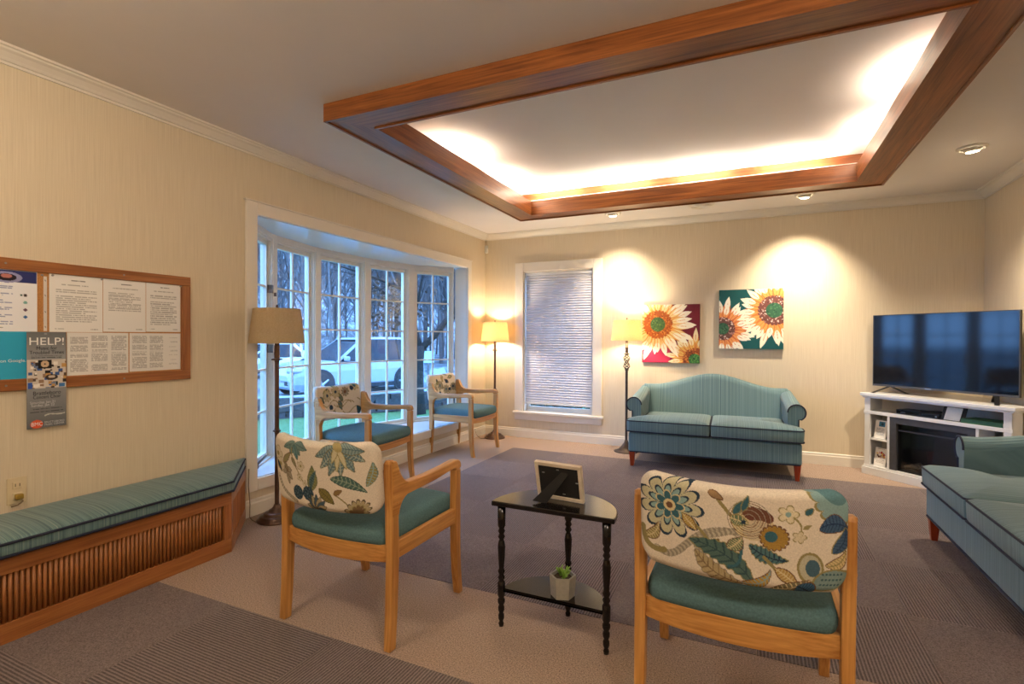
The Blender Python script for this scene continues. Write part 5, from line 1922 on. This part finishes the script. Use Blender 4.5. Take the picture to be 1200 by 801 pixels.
def car(label, loc, rotz, paint, L_, Wd, Ht, suv=True):
    t_ = thing('parked_car', label, 'car', loc, rotz, group='parked cars')
    hl, w_ = L_ / 2, Wd / 2
    belt = Ht * 0.60
    hood = Ht * (0.60 if suv else 0.62)
    cl = 0.20
    st = [(-hl, 0.42, belt * 0.88, 0.80), (-hl + 0.10, 0.30, belt * 0.98, 0.93), (-hl * 0.75, cl, belt, 1.0), (-hl * 0.3, cl, belt, 1.0), (hl * 0.15, cl, belt, 1.0), (hl * 0.40, cl, belt * 0.99, 1.0), (hl * 0.72, cl, belt * 0.92, 0.98), (hl - 0.16, cl + 0.03, belt * 0.80, 0.90), (hl - 0.02, cl + 0.12, belt * 0.62, 0.76)]
    sec = []
    for x, zb, zt, f in st:
        a = w_ * f
        sec.append([(x, -a * 0.9, zb), (x, -a, zb + 0.16), (x, -a, zt * 0.72), (x, -a * 0.95, zt - 0.05), (x, -a * 0.80, zt), (x, a * 0.80, zt), (x, a * 0.95, zt - 0.05), (x, a, zt * 0.72), (x, a, zb + 0.16), (x, a * 0.9, zb)])
    part('body', MB().loft(sec), paint, t_, smooth=False, bevel=0.03)
    # glasshouse
    xr, xf_ = (-hl * 0.93, hl * 0.42) if suv else (-hl * 0.72, hl * 0.38)
    xr2, xf2 = (-hl * 0.80, hl * 0.02) if suv else (-hl * 0.42, -hl * 0.0)
    def house(d, z0, z1):
        return [[(xr, -w_ * 0.93 - d, z0), (xf_, -w_ * 0.93 - d, z0), (xf_, w_ * 0.93 + d, z0), (xr, w_ * 0.93 + d, z0)],
                [(xr2, -w_ * 0.72 - d, z1), (xf2, -w_ * 0.72 - d, z1), (xf2, w_ * 0.72 + d, z1), (xr2, w_ * 0.72 + d, z1)]]
    part('glasshouse', MB().loft(house(0, belt - 0.02, Ht - 0.07)), 'car_glass', t_)
    rz = []
    for k in range(9):
        q = k / 8
        x = xr2 - 0.12 + (xf2 - xr2 + 0.22) * q
        zz = Ht - 0.07 + 0.07 * math.sin(PI * (0.14 + 0.72 * q))
        a = w_ * 0.735
        rz.append([(x, -a, Ht - 0.095), (x, -a * 0.86, zz), (x, a * 0.86, zz), (x, a, Ht - 0.095)])
    part('roof', MB().loft(rz), paint, t_, bevel=0.02)
    for sy in (-1, 1):
        def pill(x0, x1, wd_):
            p0 = Vector((x0, sy * (w_ * 0.935), belt - 0.03))
            p1 = Vector((x1, sy * (w_ * 0.725), Ht - 0.07))
            e = Vector((wd_, 0, 0))
            n_ = Vector((0, sy * 0.018, 0))
            return MB().hexa([tuple(p0 - e - n_), tuple(p0 + e - n_), tuple(p0 + e + n_), tuple(p0 - e + n_), tuple(p1 - e * 0.8 - n_), tuple(p1 + e * 0.8 - n_), tuple(p1 + e * 0.8 + n_), tuple(p1 - e * 0.8 + n_)])
        part('pillar', pill(xf_ - 0.05, xf2 - 0.02, 0.06), paint, t_)
        part('pillar', pill(-hl * 0.08, -hl * 0.14, 0.045), 'tyre', t_)
        part('pillar', pill(-hl * 0.55, -hl * 0.54, 0.06 if suv else 0.05), 'tyre' if suv else paint, t_)
        part('pillar', pill(xr + 0.10, xr2 + 0.04, 0.11), paint, t_)
        for xw_ in (-hl * 0.60, hl * 0.63):
            yy = sy * (w_ - 0.01)
            part('wheel_arch', MB().tube([(xw_, yy - sy * 0.06, 0.37), (xw_, yy + sy * 0.012, 0.37)], [0.42, 0.42], 22), 'tyre', t_)
            wh = part('tyre', MB().tube([(xw_, yy - sy * 0.10, 0.345), (xw_, yy - sy * 0.02, 0.345), (xw_, yy + sy * 0.03, 0.345), (xw_, yy + sy * 0.034, 0.345)], [0.345, 0.345, 0.325, 0.25], 24), 'tyre', t_)
            for k in range(5):
                a = 2 * PI * k / 5
                part('spoke', MB().tube([(xw_, yy + sy * 0.036, 0.345), (xw_ + 0.25 * math.cos(a), yy + sy * 0.036, 0.345 + 0.25 * math.sin(a))], [0.04, 0.03], 5), 'alloy', wh)
        part('door_handle', MB().rbox((-hl * 0.02, sy * (w_ + 0.005), belt * 0.80), (0.20, 0.03, 0.035), 0.01, 1), paint, t_)
        part('side_mirror', MB().rbox((hl * 0.30, sy * (w_ + 0.05), belt + 0.05), (0.12, 0.20, 0.14), 0.04, 2), paint, t_, smooth=True)
        part('headlight', MB().rbox((hl - 0.22, sy * w_ * 0.72, belt * 0.74), (0.34, 0.34, 0.13), 0.05, 2), 'alloy', t_, smooth=True)
        part('fog_lamp', MB().rbox((hl - 0.06, sy * w_ * 0.62, 0.42), (0.10, 0.22, 0.14), 0.04, 2), 'tyre', t_, smooth=True)
        part('sill_trim', MB().rbox((0, sy * (w_ - 0.01), 0.27), (L_ * 0.42, 0.05, 0.12), 0.02, 1), 'tyre', t_)
    return t_


car('white sport utility vehicle parked behind the stone wall outside the windows', (-8.05, 6.39, -0.42), -1.874, 'car_white', 4.55, 1.86, 1.69, True)
car('silver sedan parked farther off behind the white vehicle', (-15.4, 9.4, -0.42), -1.95, 'car_silver', 4.6, 1.8, 1.45, False)
car('small red car far off at the left edge of the window', (-21.5, 9.6, -0.42), -2.3, 'car_red', 4.3, 1.76, 1.46, False)

sg = thing('sign_post', 'small pale sign on a post across the lot', 'sign', (-5.9, 7.43, -0.42), 0.75)
part('post', MB().box(-0.035, 0.035, -0.035, 0.035, 0, 1.05), 'bark', sg)
part('board', MB().box(-0.17, 0.17, -0.05, -0.036, 0.90, 1.26), 'sign_face', sg)
bank = MB()
secs = []
for k in range(25):
    q = k / 24
    p = Vector((-9.5, 10.9)).lerp(Vector((-3.6, 12.2)), q)
    hgt = 0.35 + 0.22 * math.sin(k * 1.3) + 0.12 * math.sin(k * 2.9)
    secs.append([(p.x + 0.9, p.y - 1.1, -0.44), (p.x + 0.4, p.y - 0.5, -0.42 + hgt * 0.7), (p.x, p.y, -0.42 + hgt), (p.x - 0.5, p.y + 0.6, -0.42 + hgt * 0.6), (p.x - 0.9, p.y + 1.1, -0.44)])
o = place('snow_bank', bank.loft(secs).mesh('snow_bank', True), 'snow')
tag(o, 'ploughed bank of snow across the parking lot', 'snow bank')


def tree_mesh(seed, height, r0, levels=3, crown=0.25, sides=5, spread=0.9, density=1.0):
    r = random.Random(seed)
    mb = MB()

    def grow(p, d, L_, rad, lev):
        n_ = 5 if lev == 0 else 4
        pts, rr = [p], [rad]
        for i in range(n_):
            d = (d + Vector((r.uniform(-1, 1), r.uniform(-1, 1), r.uniform(-0.3, 0.7))) * (0.06 if lev == 0 else 0.16)).normalized()
            pts.append(pts[-1] + d * (L_ / n_))
            rr.append(rad * (1 - 0.86 * (i + 1) / n_))
        mb.tube(pts, rr, sides if lev == 0 else (4 if lev == 1 else 3))
        if lev >= levels:
            return
        cnt = int({0: 20, 1: 6, 2: 5}[lev] * density)
        for k in range(cnt):
            q = crown + (1 - crown) * (k + r.random()) / cnt if lev == 0 else 0.25 + 0.75 * (k + r.random()) / cnt
            f = q * n_
            i = min(n_ - 1, int(f))
            s_ = pts[i].lerp(pts[i + 1], f - i)
            a = r.uniform(0, 2 * PI)
            base = (pts[i + 1] - pts[i]).normalized()
            side = base.orthogonal().normalized()
            side.rotate(Matrix.Rotation(a, 3, base))
            nd = (side * spread + base * r.uniform(0.5, 1.0) + Vector((0, 0, 0.25))).normalized()
            cl_ = L_ * ({0: 0.34, 1: 0.5, 2: 0.5}[lev]) * (1.15 - 0.7 * q if lev == 0 else 1) * r.uniform(0.7, 1.2)
            grow(s_, nd, cl_, rr[i] * (0.42 if lev == 0 else 0.55), lev + 1)
    grow(Vector((0, 0, 0)), Vector((0, 0, 1)), height, r0, 0)
    return mb.mesh('bare_tree', True)


protos = [tree_mesh(20 + k, 15 + 1.4 * k, 0.10 + 0.012 * k, crown=0.10 + 0.03 * (k % 3), spread=0.75, density=1.25) for k in range(6)]
rt = random.Random(12)
for k in range(210):
    a = math.radians(rt.uniform(-60, -8))
    d = rt.uniform(29, 40) if k < 70 else rt.uniform(36, 75)
    x, y = CAM[0] + d * math.sin(a), CAM[1] + d * math.cos(a)
    o = place('bare_tree', protos[rt.randrange(6)], 'bark', loc=(x, y, -0.44), rot=(0, 0, rt.uniform(0, 6.28)))
    sc_ = rt.uniform(0.8, 1.2)
    o.scale = (sc_ * 0.8, sc_ * 0.8, sc_)
    tag(o, 'slender bare tree in the snowy woods behind the parked cars', 'tree', 'bare trees in the woods')

# the near tree behind the right-hand sashes
rgt = Vector((0.907, 0.42, 0))
nt_ = thing('yard_tree', 'dark leaning tree on the lawn close to the right sashes', 'tree', (-2.60, 2.22, -0.20))
r = random.Random(6)
mb = MB()


def limb(p, d, L_, rad, lev, mx_=3):
    n_ = 6
    pts, rr = [p], [rad]
    for i in range(n_):
        d = (d + Vector((r.uniform(-1, 1), r.uniform(-1, 1), r.uniform(-0.5, 0.7))) * 0.17).normalized()
        pts.append(pts[-1] + d * (L_ / n_))
        rr.append(rad * (1 - 0.72 * (i + 1) / n_))
    mb.tube(pts, rr, 6 if lev < 2 else 4)
    if lev >= mx_:
        return
    for k in range((7, 6, 5)[lev]):
        q = 0.25 + 0.75 * (k + r.random()) / (7, 6, 5)[lev]
        i = min(n_ - 1, int(q * n_))
        base = (pts[i + 1] - pts[i]).normalized()
        side = base.orthogonal().normalized()
        side.rotate(Matrix.Rotation(r.uniform(0, 6.28), 3, base))
        limb(pts[i], (side + base * 0.8 + Vector((0, 0, 0.15))).normalized(), L_ * 0.45 * r.uniform(0.7, 1.2), rr[i] * 0.5, lev + 1, mx_)


mb.tube([(0, 0, 0), (-0.03, 0.0, 0.5), (-0.02, 0.0, 1.0), (0.02, 0, 1.3)], [0.15, 0.125, 0.115, 0.11], 10)
limb(Vector((0, 0, 1.2)), (rgt * 0.75 + Vector((0, 0, 0.85))).normalized(), 2.4, 0.075, 0)
limb(Vector((0, 0, 1.25)), (rgt * -0.25 + Vector((0, 0, 1.0))).normalized(), 3.4, 0.085, 0)
limb(Vector((-0.1, 0, 2.0)), (rgt * -0.9 + Vector((0, 0, 0.5))).normalized(), 1.9, 0.05, 1)
part('trunk', mb, 'bark_dark', nt_, smooth=True)
lv = MB()
for k in range(420):
    c = rgt * r.gauss(-0.45, 0.30) + Vector((r.uniform(-0.3, 0.3), r.uniform(-0.3, 0.3), 2.05 + r.gauss(0, 0.28)))
    a, b_ = Vector((r.uniform(-1, 1), r.uniform(-1, 1), r.uniform(-1, 1))).normalized() * 0.05, Vector((r.uniform(-1, 1), r.uniform(-1, 1), r.uniform(-1, 1))).normalized() * 0.03
    lv.add([c - a, c + b_, c + a, c - b_], [(0, 1, 2, 3)])
tag(part('dry_foliage', lv, 'dry_leaf', nt_), 'clump of brown dry leaves', kind='stuff')

# shrubs invented to darken the strip under the end wall blind
for k, (x, lab) in enumerate(((0.62, 'added dark shrub that darkens the gap under the end wall blind, left of two'), (1.34, 'added dark shrub that darkens the gap under the end wall blind, right of two'))):
    t = thing('added_shrub', lab, 'shrub', (x, 0.95, -0.2), group='added shrubs under the end wall window')
    lv = MB()
    r = random.Random(50 + k)
    for j in range(900):
        a, e, q = r.uniform(0, 6.28), r.uniform(0.05, 1.5), r.random() ** 0.35
        c = Vector((math.cos(a) * math.cos(e) * 0.48 * q, math.sin(a) * math.cos(e) * 0.42 * q, 0.08 + math.sin(e) * 0.62 * q))
        n1 = Vector((r.uniform(-1, 1), r.uniform(-1, 1), r.uniform(-0.2, 1))).normalized() * 0.06
        n2 = n1.orthogonal().normalized() * 0.02
        lv.add([c - n1, c + n2, c + n1, c - n2], [(0, 1, 2, 3)])
    tag(part('foliage', lv, 'evergreen', t), kind='stuff')
    part('stem', MB().tube([(0, 0, 0), (0.02, 0, 0.2), (0, 0.02, 0.42)], [0.03, 0.022, 0.012], 7), 'bark_dark', t)
